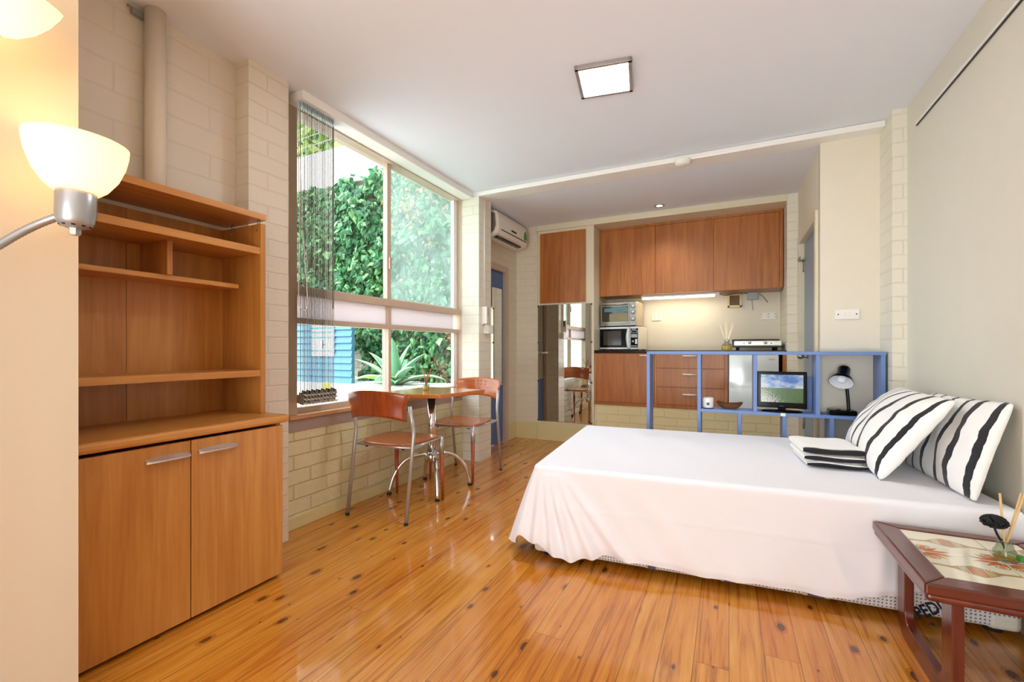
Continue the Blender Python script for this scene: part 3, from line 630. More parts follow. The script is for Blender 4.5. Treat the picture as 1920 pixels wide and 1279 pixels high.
def make_chair():
    """local frame: sitter faces +y, seat 0.46 m high"""
    ch = thing('dining_chair', 'wooden dining chair with its darker slatless backrest toward the camera, near side of the table', 'chair')
    def seat(u, v):
        x = (u - .5) * 2; y = (v - .5) * 2
        s = (abs(x) ** 5 + abs(y) ** 5) ** .2
        k = 1 if s < 1e-6 else max(abs(x), abs(y)) / s
        x *= k; y *= k; w = .205 + .015 * y
        return Vector((x * w, .03 + y * .205, .463 - .012 * (1 - x * x) * (1 - y * y * .5) - .012 * max(0, y - .6)))
    b = MB(); b.grid(seat, 22, 22); top = b.bm.faces[:]; r = bmesh.ops.extrude_face_region(b.bm, geom=top); bmesh.ops.translate(b.bm, vec=(0, 0, -.012), verts=[v for v in r['geom'] if isinstance(v, bmesh.types.BMVert)])
    b.build('seat', 'chair_wood', ch)
    holes = [(i, j) for i in range(4) for j in range(3)]
    def back(u, v, off):
        x = (u - .5) * 2; wz = .205 + .022 * (1 / (1 + math.exp(-14 * (v - .62))))
        arch_lo = .03 * (1 - x * x); arch_hi = .022 * (1 - x * x)
        z = .612 + arch_lo + (v) * (.165 + arch_hi - arch_lo)
        c = .055 * (1 - x * x)
        return Vector((x * wz, -.208 - c - .10 * (z - .6) + off, z))
    b = MB(); b.grid(lambda u, v: back(u, v, .006), 20, 10); b.grid(lambda u, v: back(u, v, -.006), 20, 10)
    bd = [e for e in b.bm.edges if e.is_boundary]; bmesh.ops.bridge_loops(b.bm, edges=bd)
    bk = b.build('backrest', 'chair_back_dark', ch)
    b = MB()
    for i in range(4):
        for j, v in enumerate((.80, .62, .26)):
            u = .5 + (i - 1.5) * .085
            for off in (.0065,):
                p = back(u, v, off); b.lathe([(0, .0004 if off > 0 else -.0004), (.0055, 0)], orient(p, (0, 1 if off > 0 else -1, .1)), 10)
    b.build('punched_holes', 'dark_red', bk)
    for s in (-1, 1):
        b = MB(); b.tube([(s * .222, -.235, .008), (s * .222, -.158, .52), (s * .221, -.157, .55), (s * .220, -.165, .58), (s * .218, -.19, .70)], .0115, 12); lg = b.build('leg', 'silver', ch)
        b = MB(); b.tube([(s * .222, -.2365, 0), (s * .222, -.235, .014)], .013, 12); b.build('foot_cap', 'rubber', lg)
        b = MB(); b.tube([(s * .192, .235, .004), (s * .188, .225, .33)], [.0085, .0165], 14); lg = b.build('leg', 'leg_wood', ch)
        b = MB(); b.tube([(s * .188, .225, .325), (s * .186, .222, .445)], .0168, 14); b.build('ferrule', 'silver', lg)
        b = MB(); b.box(s * .215 - .008, -.165, .432, s * .215 + .008, -.06, .448, .003); b.tube([(s * .212, -.10, .44), (s * .185, .222, .442)], .009, 8); b.build('side_rail', 'silver', ch)
    b = MB(); b.tube([(-.22, -.155, .44), (.22, -.155, .44)], .009, 8); b.build('seat_rail', 'silver', ch)
    b = MB(); b.tube([(-.186, .21, .438), (.186, .21, .438)], .009, 8); b.build('seat_rail', 'silver', ch)
    for x, y in ((-.14, -.15), (.14, -.15), (-.14, .205), (.14, .205)):
        b = MB(); b.tube([(x, y, .424), (x, y, .436)], .009, 10); b.build('screw_cap', 'rubber', ch)
    return ch
ch1 = make_chair(); ch1.location = (-1.968, 2.352, 0); ch1.rotation_euler.z = R(3.5)
ch2 = copy_tree(ch1); ch2.location = (-1.99, 3.215, 0); ch2.rotation_euler.z = R(183.5)
ch1['label'] = 'wooden dining chair turned from the camera, nearest the tall beech cabinet'
ch2['label'] = 'wooden dining chair facing the camera with punched holes in its backrest, by the far pier'
for o in (ch1, ch2): o['group'] = 'dining chairs at the small table'
for c_ in ch2.children:
    if c_.name.startswith('backrest'):
        c_.data = c_.data.copy(); c_.data.materials[0] = M('chair_wood')
def diffuser(name, label, base, r, h, reeds, glassm='clear', oil=.45, reedm='reed', neck=.35, cap=None, rr=.0034, **tg):
    d = thing(name, label, 'diffuser', base, **tg); bx, by, bz = base; m = Matrix.Translation(base)
    b = MB(); pr = [(0, .001), (r * .9, .001), (r, .006), (r, h * .45), (r * .8, h * .62), (r * neck, h * .74), (r * neck, h)]
    b.lathe(pr + [(max(0, q - .0025), z + .0025) for q, z in pr[::-1][:-1]], m, 22); b.build('bottle', glassm, d)
    b = MB(); b.lathe([(0, .005), (r * .85, .005), (r * .93, .01), (r * .93, h * oil), (0, h * oil)], m, 20); b.build('oil', 'oil', d)
    if cap: b = MB(); b.lathe([(r * neck, h * .8), (r * neck + .003, h * .8), (r * neck + .003, h + .002), (r * neck - .002, h + .002)], m, 18); b.build('collar', cap, d)
    for dx, dy, L in reeds:
        b = MB(); v = Vector((dx, dy, 1)).normalized(); s = Vector((-dx * h * .9, -dy * h * .9, 0)) * .6; n_ = .008
        p0 = Vector(base) + Vector((0, 0, h * .1)) - Vector((dx, dy, 0)) * h * .5; b.tube([p0, p0 + v * L], rr, 8); b.build('reed', reedm, d)
    return d
tq = P(799, 732, Z=.742)
diffuser('reed_diffuser', 'glass reed diffuser with yellow oil on the small dining table', tq, .027, .075, [(-.45, .25, .17), (.42, -.05, .17), (.1, .1, .13), (.3, .12, .15)], reedm='reed_brown', neck=.5, rr=.0042)
# =================== LEFT FAR END ===================
ac = thing('air_conditioner', 'white split air conditioner mounted high on the brick wall over the blue door', 'air conditioner', (-2.285, 4.32, 2.2))
ya, yb = 3.985, 4.70
prof = [(-2.285, 2.20), (-2.285, 2.465), (-2.15, 2.465), (-2.10, 2.445), (-2.083, 2.40), (-2.075, 2.27), (-2.09, 2.225), (-2.13, 2.20), (-2.2, 2.185)]
b = MB(); b.prism(prof, 'y', ya, yb, bev=.006); b.build('casing', 'ac_white', ac)
b = MB(); b.prism([(-2.245, 2.22), (-2.245, 2.44), (-2.15, 2.44), (-2.115, 2.42), (-2.105, 2.3), (-2.125, 2.25), (-2.17, 2.22)], 'y', ya - .004, ya + .01, bev=.002); b.build('end_panel', 'end_grey', ac)
b = MB(); b.box(-2.084, ya + .06, 2.262, -2.072, yb - .03, 2.270); b.build('air_slot', 'black_plastic', ac)
b = MB(); b.box(-2.15, ya + .04, 2.188, -2.105, yb - .12, 2.204, M=None); b.build('air_slot', 'black_plastic', ac)
b = MB(); b.box(-2.083, ya + .30, 2.30, -2.0725, ya + .42, 2.318, .002); b.build('display_window', 'black_gloss', ac)
b = MB(); yq = yb - .06; b.prism([(yq - .04, 2.285), (yq + .045, 2.285), (yq + .03, 2.345), (yq + .005, 2.385), (yq - .025, 2.345)], 'x', -2.084, -2.0725); b.build('energy_label', 'green_tag', ac)
d1 = thing('door_1', None, None, (-2.32, dy1, 0), kind='structure')
b = MB(); b.box(-2.345, dy0 + .003, .008, -2.305, dy1 - .003, dz - .004, .002); b.build('door_leaf', 'blue_door', d1)
b = MB(); b.tube([(-2.306, dy0 + .06, 1.0), (-2.26, dy0 + .06, 1.0)], [.02, .01], 12); b.lathe([(0, -.025), (.02, -.02), (.026, 0), (.02, .018), (0, .024)], orient((-2.24, dy0 + .06, 1.0), (1, 0, 0)), 16); b.build('door_knob', 'chrome', d1)
dm = thing('door_mirror', 'tall frameless mirror fixed to the blue door', 'mirror', (-2.30, 4.2, .645))
b = MB(); b.box(-2.304, dy0 + .05, .645, -2.2985, dy1 - .035, 1.725, .001); b.build('glass', 'mirror', dm)
q = P(906, 592, X=-2.10)
ic = thing('intercom_handset', 'white door intercom handset on the far brick pier above a white box', 'intercom', (-2.10, q.y, q.z))
b = MB(); b.box(-2.10, q.y - .035, q.z - .085, -2.075, q.y + .035, q.z + .085, .006); b.build('wall_plate', 'white_plastic', ic)
b = MB(); b.box(-2.078, q.y - .035, q.z - .08, -2.045, q.y - .002, q.z + .085, .009); b.build('handset', 'white_plastic', ic)
b = MB(); b.box(-2.076, q.y + .004, q.z + .0, -2.06, q.y + .032, q.z + .075, .004); b.build('keypad', 'dark_grey', ic)
b = MB(); b.tube(bez((-2.06, q.y - .018, q.z - .075), (-2.05, q.y - .02, q.z - .16), (-2.06, q.y + .03, q.z - .17), (-2.085, q.y + .02, q.z - .08), 14), .005, 8); b.build('coiled_cord', 'cord_white', ic)
b = MB(); b.tube([(-2.093, q.y + .012, q.z + .08), (-2.093, q.y + .012, ZR - .01)], .009, 10); b.build('conduit', 'cord_white', ic)
q = P(914, 618, X=-2.08); wb = thing('wall_box', 'small white electrical box on the far brick pier below the intercom', 'electrical box', (-2.10, q.y, q.z))
b = MB(); b.box(-2.10, q.y - .045, q.z - .04, -2.045, q.y + .055, q.z + .04, .004); b.build('box', 'white_plastic', wb)
b = MB(); b.box(-2.046, q.y - .02, q.z - .015, -2.042, q.y + .0, q.z + .015, .001); b.build('rocker_switch', 'white_gloss', wb)
# =================== KITCHEN ===================
tcup = thing('tall_cupboard', 'cream tall cupboard with a wooden upper door to the left of the kitchen recess', 'cupboard', (-1.68, 5.1, 0))
b = MB(); b.box(-2.010, YK + .001, 0, -1.340, 5.46, 2.424, .002); b.build('body', 'cream_gloss', tcup)
b = MB(); b.box(-2.010, YK - .012, 0, -1.345, YK + .001, .20, .003); b.box(-2.010, YK - .006, .165, -1.345, YK + .001, .20); b.build('plinth', 'yellow_paint', tcup)
b = MB(); b.box(-1.975, YK - .018, 1.582, -1.43, YK + .001, 2.388, .0015); b.build('door', 'kitchen_wood', tcup)
mr = thing('wall_mirror', 'large frameless mirror fixed to the cream tall cupboard below its wooden door', 'mirror', (-1.68, YK, .218))
b = MB(); b.box(-2.003, YK - .008, .218, -1.362, YK - .001, 1.562, .002); b.build('glass', 'mirror', mr)
for x in (-2.000, -1.365):
    for z in (.23, .68, 1.13, 1.55): b = MB(); b.box(x - .008, YK - .012, z - .009, x + .008, YK - .0005, z + .009, .002); b.build('mirror_clip', 'dark_grey', mr)
YU = 5.10; kx0, kx1 = -1.336, .480
uc = thing('wall_cabinet', 'row of three wooden wall cabinet doors above the kitchen worktop', 'cabinet', (-.43, 5.28, 1.655))
b = MB(); b.box(kx0, YU + .019, 1.655, kx1, 5.459, 2.428); b.box(kx0, YU, 2.405, kx1, YU + .02, 2.428); s1 = P(1461, 450, Y=YU).x; b.box(s1 + .002, YU, 1.657, kx1, YU + .02, 2.405); b.build('body', 'kitchen_wood', uc)
xs = [kx0] + [P(u, 500, Y=YU).x for u in (1228.5, 1338)] + [s1]
for a, c in zip(xs, xs[1:]): b = MB(); b.box(a + .0015, YU, 1.657, c - .0015, YU + .018, 2.402, .001); b.build('door', 'kitchen_wood', uc)
ul = thing('strip_light', 'lit strip light under the wooden wall cabinets', 'light', (-.6, 5.3, 1.63))
lx0, lx1 = P(1203, 553, Y=5.22).x, P(1341, 552, Y=5.22).x
b = MB(); b.box(lx0, 5.19, 1.632, lx1, 5.25, 1.6545, .004); b.box(lx1, 5.20, 1.625, lx1 + .04, 5.24, 1.6545, .003); b.build('housing', 'white_gloss', ul)
b = MB(); b.tube([(lx0 + .01, 5.22, 1.622), (lx1 - .005, 5.22, 1.622)], .012, 12); b.build('tube', 'tube', ul)
l = bpy.data.lights.new('strip_glow', 'AREA'); l.shape = 'RECTANGLE'; l.size = lx1 - lx0; l.size_y = .03; l.energy = 1.5; l.color = (1, .86, .62); lo = bpy.data.objects.new('strip_glow', l); C.objects.link(lo); lo.location = ((lx0 + lx1) / 2, 5.22, 1.607)
YF, zb, zw = 4.872, .440, 1.010
wt = thing('worktop', 'dark stone worktop running over the lower kitchen cabinets', 'worktop', (-.43, 5.15, zw)); b = MB(); b.box(-1.338, YK + .003, zw, .487, 5.459, zw + .030, .004); b.build('slab', 'black_granite', wt)
def bar_handle(x0, x1, z, par, vert=False):
    b = MB(); b.tube([(x0, YF - .026, z), (x1, YF - .026, z)], .009, 10)
    for x in (x0 + .015, x1 - .015): b.tube([(x, YF - .026, z), (x, YF + .002, z)], .004, 8)
    b.build('handle', 'handle_pale', par)
k0 = -1.337; dx0, dx1 = P(1231, 700, Y=YF).x, P(1358.5, 700, Y=YF).x
bc = thing('base_cabinet', 'wooden base cabinet with one wide door below the microwave', 'cabinet', (-1.0, 5.1, zb))
b = MB(); b.box(k0, YF + .018, zb, dx0 - .022, 5.44, zw - .001); b.box(k0, YF + .002, zb, dx0 - .022, YF + .02, zb + .035); b.build('body', 'kitchen_wood_h', bc)
b = MB(); b.box(k0 + .025, YF, zb + .038, dx0 - .024, YF + .018, zw - .006, .001); d = b.build('door', 'kitchen_wood', bc); bar_handle(P(1200, 668, Y=YF).x, P(1226, 668, Y=YF).x, .985, d)
b = MB(); b.box(k0, YF, zb + .038, k0 + .023, YF + .018, zw - .006); b.build('filler_strip', 'kitchen_wood', bc)
du = thing('drawer_unit', 'wooden kitchen drawer unit with three drawers beside the white fridge', 'drawers', (-.35, 5.1, zb))
b = MB(); b.box(dx0 - .020, YF + .018, zb, dx1 + .03, 5.44, zw - .001); b.box(dx0 - .020, YF + .002, zb, dx1 + .03, YF + .02, zb + .035); b.box(dx0 - .020, YF, zb + .035, dx0 - .001, YF + .02, zw - .004); b.box(dx1 + .002, YF, zb + .035, dx1 + .03, YF + .02, zw - .004); b.build('body', 'kitchen_wood', du)
hx0, hx1 = P(1280, 700, Y=YF).x, P(1306.5, 700, Y=YF).x
for za, zc, hz_ in ((.856, zw - .006, .982), (.662, .853, .794), (zb + .038, .659, .590)):
    b = MB(); b.box(dx0 + .001, YF, za + .001, dx1, YF + .018, zc - .002, .001); d = b.build('drawer', 'kitchen_wood', du); bar_handle(hx0, hx1, hz_, d)
fx0, fx1 = P(1366.5, 700, Y=YF).x, P(1460, 700, Y=YF).x
fr = thing('bar_fridge', 'small white fridge under the kitchen worktop', 'fridge', ((fx0 + fx1) / 2, 5.1, zb))
b = MB(); b.box(fx0 + .002, YF + .03, zb + .015, fx1 - .002, 5.42, zw - .015, .006); b.build('body', 'fridge_white', fr)
b = MB(); b.box(fx0, YF - .02, zb + .02, fx1, YF + .028, zw - .012, .008, seg=3); d = b.build('door', 'fridge_white', fr)
b = MB(); q = P(1447, 674, Y=YF - .021); b.prism([(q.x + .028 * cos(a * pi / 8), q.z + .009 * sin(a * pi / 8)) for a in range(16)], 'y', YF - .0225, YF - .019); b.build('badge', 'badge', d)
for x in (fx0 + .04, fx1 - .04): b = MB(); b.tube([(x, 4.95, zb - .001), (x, 4.95, zb + .02)], .015, 10); b.build('foot', 'black_plastic', fr)
ep = thing('end_panel', 'narrow wooden end panel between the white fridge and the brick column', 'panel', (.46, 5.1, zb)); b = MB(); b.box(P(1467.5, 700, Y=YF).x, YF, zb, .487, 5.44, zw - .001); b.build('board', 'kitchen_wood', ep)
b = MB(); b.box(dx1 + .032, 5.43, zb, P(1467, 700, Y=YF).x, 5.455, zw - .003); struct(b, 'niche_dark_backing', 'black_plastic')  # black sheet painting the dark of the gaps around the fridge
# microwave, toaster oven
zt_ = zw + .030; YM = 5.06
def kx(u): return P(u, 640, Y=YM).x
mw = thing('microwave_oven', 'white and black microwave on the dark worktop below the toaster oven', 'microwave', ((kx(1121) + kx(1198)) / 2, 5.25, zt_))
m0, m1_, mz = max(kx(1121.5), -1.333), kx(1198), 1.302
b = MB(); b.box(m0, YM + .012, zt_ + .008, m1_, YM + .36, mz, .004); b.build('casing', 'cream_metal', mw)
for x in (m0 + .03, m1_ - .03):
    for y in (YM + .05, YM + .32): b = MB(); b.tube([(x, y, zt_), (x, y, zt_ + .01)], .012, 10); b.build('foot', 'rubber', mw)
md = kx(1182.5)
b = MB(); b.box(m0, YM, zt_ + .010, m1_, YM + .013, mz, .003); b.build('front_frame', 'silver_white', mw)
b = MB(); b.box(m0 + .003, YM - .005, zt_ + .03, kx(1176), YM + .002, mz - .022, .003); d = b.build('door', 'black_gloss', mw)
b = MB(); b.box(m0 + .045, YM - .0062, zt_ + .055, kx(1170.5) - .03, YM - .0045, mz - .045, .0005); b.build('door_window', 'smoked', d)
hz0, hz1 = zt_ + .016, mz - .004; n = 12; b = MB()
b.grid(lambda u, v: Vector((kx(1177.6) + .002 - .022 * sin(pi * v) + (.030 + .016 * sin(pi * v)) * u, YM - .012 - .014 * sin(pi * u), hz0 + (hz1 - hz0) * v)), 8, 14)
ex = bmesh.ops.extrude_face_region(b.bm, geom=b.bm.faces[:]); bmesh.ops.translate(b.bm, vec=(0, .014, 0), verts=[v for v in ex['geom'] if isinstance(v, bmesh.types.BMVert)]); b.build('handle', 'silver_white', d)
b = MB(); b.box(md + .006, YM - .004, zt_ + .030, m1_ - .004, YM + .002, mz - .02, .001); cp = b.build('control_panel', 'black_gloss', mw)
px0, px1 = md + .012, m1_ - .010; pw = px1 - px0; ph = mz - .02 - zt_ - .03; pz = zt_ + .03
b = MB()
for f0, f1, x0, x1 in ((.93, .98, .1, .8), (.52, .70, .0, 1), (.05, .10, .0, 1)): b.box(px0 + pw * x0, YM - .0055, pz + ph * f0, px0 + pw * x1, YM - .0035, pz + ph * f1)
b.box(px0, YM - .0055, pz + ph * .76, px1, YM - .0037, pz + ph * .9); b.build('button_field', 'grey_plastic', cp)
b = MB(); b.box(px0 + pw * .08, YM - .0062, pz + ph * .78, px1 - pw * .08, YM - .0036, pz + ph * .88); b.build('display', 'black_plastic', cp)
b = MB(); b.box(px0 + pw * .66, YM - .006, pz + ph * .18, px1, YM - .0036, pz + ph * .44); b.build('start_button', 'silver_white', cp)
b = MB(); b.lathe([(.013, 0), (.013, .006), (0, .007)], orient((px0 + pw * .3, YM - .003, pz + ph * .32), (0, -1, 0)), 16); b.build('dial', 'grey_plastic', cp)
to = thing('toaster_oven', 'silver toaster oven with three knobs stacked on the microwave', 'oven', ((kx(1124) + kx(1193)) / 2, 5.2, mz))
o0, o1, oz0, oz1 = max(kx(1124), -1.33), kx(1192.5), mz + .012, P(1150, 567.5, Y=YM).z
b = MB(); b.box(o0, YM + .012, oz0, o1, YM + .30, oz1, .004); b.build('casing', 'steel_warm', to)
for x in (o0 + .03, o1 - .03):
    for y in (YM + .04, YM + .26): b = MB(); b.tube([(x, y, mz), (x, y, oz0 + .004)], .011, 10); b.build('foot', 'rubber', to)
b = MB(); b.box(o0 - .002, YM, oz0, o1, YM + .013, oz1, .003); b.build('front_frame', 'steel', to)
od = kx(1181)
b = MB(); b.box(o0 + .004, YM - .012, oz0 + .022, od - .004, YM, oz1 - .010, .003); d = b.build('door', 'steel', to)
b = MB(); b.box(o0 + .022, YM - .0135, oz0 + .045, od - .014, YM - .0115, oz1 - .045); b.build('door_glass', 'oven_glass', d)
b = MB(); b.tube([(o0 + .025, YM - .036, oz1 - .028), (od - .018, YM - .036, oz1 - .028)], .008, 12)
for x in (o0 + .04, od - .034): b.tube([(x, YM - .036, oz1 - .028), (x, YM - .01, oz1 - .028)], .006, 8)
b.build('handle', 'steel', d)
b = MB(); b.box(o0 + .05, YM - .0145, oz1 - .105, od - .012, YM - .013, oz1 - .065); b.build('blue_sticker', 'sticker', d)
b = MB(); b.box(o0 + .11, YM - .0142, oz0 + .05, od - .018, YM - .0128, oz0 + .135); b.build('wire_tray', 'tray', d)
kxm = (od + o1) / 2
for v in (574.5, 585.5, 598.5): z = P(1186, v, Y=YM).z; b = MB(); b.lathe([(.021, 0), (.021, .004), (.016, .005), (.0145, .018), (0, .019)], orient((kxm, YM - .001, z), (0, -1, 0)), 20); b.build('knob', 'silver_white', to)
for v in (574.5, 585.5, 598.5): z = P(1186, v, Y=YM).z; b = MB(); b.lathe([(.025, 0), (.025, .0015), (0, .002)], orient((kxm, YM - .0004, z), (0, -1, 0)), 20); b.build('knob_ring', 'dark_grey', to)
for o in (mw, to): o.rotation_euler.z = R(-6); o.location.x += .018
# gas cooktop
YG = 4.98; g0, g1 = P(1373, 645, Y=YG).x, P(1467, 645, Y=YG).x; zg = zt_
ck = thing('gas_cooktop', 'portable two-burner gas cooktop on the right end of the dark worktop', 'cooktop', ((g0 + g1) / 2, 5.15, zg))
b = MB(); b.box(g0, YG + .02, zg + .028, g1, YG + .34, zg + .085, .004); b.build('body', 'gas_black', ck)
b = MB(); b.box(g0 + .015, YG, zg + .042, g1 - .004, YG + .022, zg + .094, .008); b.build('front_panel', 'panel_white', ck)
for u in (1405.5, 1435): q = P(u, 641, Y=YG); b = MB(); b.lathe([(.016, 0), (.016, .006), (.0135, .008), (.012, .024), (0, .026)], orient((q.x, YG, q.z - .008), (0, -1, .15)), 18); b.build('knob', 'silver_white', ck)
for u in (1395, 1446): q = P(u, 642, Y=YG); b = MB(); b.lathe([(.005, 0), (.005, .003), (0, .0035)], orient((q.x, YG + .001, q.z - .01), (0, -1, 0)), 10); b.build('indicator', 'black_plastic', ck)
for x in (g0 + .05, g1 - .05):
    for y in (YG + .05, YG + .3): b = MB(); b.tube([(x, y, zg), (x, y, zg + .03)], .014, 10); b.build('foot', 'rubber', ck)
for x in (g0 + .14, g1 - .14):
    b = MB()
    for a in range(4): b.tube([(x + .1 * cos(a * pi / 2), YG + .18 + .1 * sin(a * pi / 2), zg + .085), (x + .1 * cos(a * pi / 2), YG + .18 + .1 * sin(a * pi / 2), zg + .105), (x + .02 * cos(a * pi / 2), YG + .18 + .02 * sin(a * pi / 2), zg + .105)], .004, 6)
    b.lathe([(0, .085), (.04, .085), (.035, .097), (0, .098)], Matrix.Translation((x, YG + .18, zg)), 18); b.build('burner', 'gas_black', ck)
b = MB(); b.box(g0, YG + .335, zg + .03, g1 + .005, YG + .345, zg + .115, .002); b.build('splash_lid', 'gas_black', ck)
# wall fittings in the recess
def outlet(u, v, w, h, label, n=2):
    q = P(u, v, Y=5.459); o = thing('power_outlet', label, 'socket', (q.x, 5.46, q.z - h / 2))
    b = MB(); b.box(q.x - w / 2, 5.449, q.z - h / 2, q.x + w / 2, 5.4595, q.z + h / 2, .003); pl = b.build('plate', 'white_plastic', o)
    for i in range(n):
        x = q.x + (i - (n - 1) / 2) * w * .46; b = MB()
        for dx, dz, an in ((-.007, .004, 30), (.007, .004, -30), (0, -.010, 0)): b.box(-.0014, -.001, -.005, .0014, .001, .005, M=Matrix.Translation((x + dx, 5.4488, q.z - .008 + dz)) @ Matrix.Rotation(R(an), 4, 'Y'))
        b.build('pin_holes', 'dark_grey', pl)
        b = MB(); b.box(x - .006, 5.446, q.z + h * .22, x + .006, 5.4495, q.z + h * .22 + .012, .001); b.build('rocker_switch', 'grey_plastic', pl)
    return o
outlet(1231, 595.5, .110, .075, 'white double power outlet on the splashback to the right of the toaster oven')
outlet(1440.5, 593, .145, .075, 'white power outlet on the splashback above the gas cooktop', 3)
q0, q1 = P(1364, 551, Y=5.455), P(1391, 576, Y=5.455)
vt = thing('wall_vent', 'small cream framed wall vent below the wooden wall cabinets', 'vent', ((q0.x + q1.x) / 2, 5.46, q1.z))
b = MB()
for x0, z0, x1, z1 in ((q0.x, q0.z - .022, q1.x, q0.z), (q0.x, q1.z, q1.x, q1.z + .022), (q0.x, q1.z, q0.x + .022, q0.z), (q1.x - .022, q1.z, q1.x, q0.z)): b.box(x0, 5.437, z0, x1, 5.4595, z1, .003)
b.build('frame', 'vent_cream', vt)
b = MB(); b.box(q0.x + .02, 5.452, q1.z + .02, q1.x - .02, 5.4585, q0.z - .02)
for i in range(7): z = q1.z + .03 + i * (q0.z - q1.z - .06) / 6; b.box(q0.x + .02, 5.446, z - .003, q1.x - .02, 5.453, z + .003)
b.build('grille', 'vent_mesh', vt)
q0, q1 = P(1401, 543.5, Y=5.42), P(1422, 561.5, Y=5.42)
jb = thing('junction_box', 'grey electrical junction box below the right end of the wall cabinets', 'electrical box', ((q0.x + q1.x) / 2, 5.44, q1.z))
b = MB(); b.box(q0.x, 5.41, q1.z, q1.x, 5.4595, q0.z, .005); b.build('box', 'grey_plastic', jb)
b = MB(); b.tube(bez((lx1 + .035, 5.22, 1.636), (lx1 + .12, 5.3, 1.60), (q0.x - .15, 5.42, 1.67), (q0.x + .005, 5.43, q0.z - .04), 16), .005, 6); b.build('cable', 'grey_cable', jb)
b = MB(); b.tube(bez((q1.x - .005, 5.43, q0.z - .05), (q1.x + .04, 5.43, q0.z - .05), (q1.x + .06, 5.44, q1.z), (q1.x + .09, 5.455, q1.z - .03), 12), .004, 6); b.tube([(q1.x - .06, 5.456, q1.z + .01), (q1.x - .05, 5.457, 1.47)], .0025, 6); b.build('cable', 'grey_cable', jb)
q = P(1588, 589.5, Y=3.745); ls = thing('light_switch', 'white light switch on the plain wall above the blue shelf unit', 'switch', (q.x, 3.745, q.z - .04))
b = MB(); b.box(q.x - .068, 3.734, q.z - .034, q.x + .068, 3.7448, q.z + .034, .004); pl = b.build('plate', 'white_plastic', ls)
b = MB(); b.box(q.x - .010, 3.730, q.z - .012, q.x + .014, 3.735, q.z + .014, .0015); b.build('rocker_switch', 'white_gloss', pl)
for s in (-1, 1): b = MB(); b.lathe([(.0045, 0), (.0045, .001), (0, .0015)], orient((q.x + s * .051, 3.7342, q.z), (0, -1, 0)), 10); b.build('screw', 'dark_grey', pl)
# ceiling fittings
cl = thing('ceiling_light', 'square lit ceiling light panel with a silver frame', 'light', (-.602, 2.399, 2.498), R(9.5)); h_ = .144; RMc = RM[cl.name]
b = MB()
for a in range(4): b.box(-h_, h_ - .019, 0, h_, h_, .0215, .002, M=RMc @ Matrix.Rotation(a * pi / 2, 4, 'Z'))
b.build('frame', 'frame_silver', cl)
b = MB(); b.box(-h_ + .018, -h_ + .018, .004, h_ - .018, h_ - .018, .012, M=RMc); b.build('diffuser', 'led', cl)
q = P(1280, 302, Z=2.475); sd = thing('smoke_detector', 'white round smoke detector on the ceiling batten', 'smoke detector', (q.x, q.y, 2.44))
b = MB(); b.lathe([(0, 2.440), (.028, 2.440), (.045, 2.446), (.055, 2.458), (.056, 2.468), (.062, 2.470), (.062, ZR - .010), (0, ZR - .010)], Matrix.Translation((q.x, q.y, 0)), 32); b.build('housing', 'white_plastic', sd)
b = MB(); b.lathe([(0, 2.4385), (.006, 2.4385), (.008, 2.441)], Matrix.Translation((q.x + .02, q.y - .01, 0)), 10); b.build('test_button', 'grey_plastic', sd)
q = P(1236.5, 385.5, Z=ZR); dl = thing('downlight', 'small round recessed downlight in the kitchen ceiling', 'light', (q.x, q.y, ZR - .01))
b = MB(); b.lathe([(.030, ZR - .004), (.046, ZR - .008), (.050, ZR - .003), (.050, ZR - .0005)], Matrix.Translation((q.x, q.y, 0)), 28); b.build('trim_ring', 'steel', dl)
b = MB(); b.lathe([(0, ZR - .003), (.031, ZR - .003)], Matrix.Translation((q.x, q.y, 0)), 24); b.build('lens', 'downlight_glow', dl)
l = bpy.data.lights.new('downlight_beam', 'SPOT'); l.energy = 14; l.spot_size = R(125); l.spot_blend = .8; l.shadow_soft_size = .03; l.color = (1, .97, .93); lo = bpy.data.objects.new('downlight_beam', l); C.objects.link(lo); lo.location = (q.x, q.y, ZR - .012)
# =================== BLUE SHELF UNIT ===================
YS, YB = 3.565, 3.740; zm = .603
bs = thing('shelf_unit', 'blue painted open shelf unit dividing the bed from the kitchen', 'shelf', (.15, 3.65, 0))
def sx(u): return P(u, 720, Y=YS).x
th = .022; x0, x5 = sx(1212.5), .890
b = MB(); b.box(x0, YS, 1.012, x5 + .006, YB, 1.034, .002); b.build('top_board', 'blue_paint', bs)
xv2 = sx(1307.5)
for nm, xa, za, zc in (('upright', x0, 0, 1.012), ('upright', xv2, 0, 1.012), ('upright', x5 - th, 0, 1.012), ('upright', sx(1412.5), zm + .011, 1.012), ('upright', sx(1530), zm + .011, 1.012), ('upright', sx(1383.5), 0, zm - .011), ('upright', sx(1467.5), 0, zm - .011), ('upright', sx(1556), 0, zm - .011)):
    b = MB(); b.box(xa, YS + (.0 if za == 0 and zc > 1 else .001), za, xa + th + .002, YB, zc, .0015); b.build(nm, 'blue_paint', bs)
b = MB(); b.box(xv2 + th + .002, YS + .001, zm - .011, x5 - th, YB, zm + .011, .0015); b.build('middle_shelf', 'blue_paint', bs)
b = MB(); b.box(xv2 + th + .002, YS + .001, .02, x5 - th, YB, .042, .0015); b.build('bottom_shelf', 'blue_paint', bs)
b = MB(); b.box(sx(1530) - .055, YB - .008, zm + .02, sx(1530), YB - .001, .86); b.build('back_panel', 'blue_paint', bs)
q = P(1468, 779, Y=YS); b = MB(); b.box(q.x - .014, YS - .004, zm - .012, q.x + .016, YS + .03, zm + .0135, .002); b.build('white_clip', 'white_plastic', bs)
zs_ = zm + .011
YT = 3.63
tv = thing('television', 'black flat television showing a green field on the blue shelf unit', 'television', (P(1467, 740, Y=YT).x, YT, zs_))
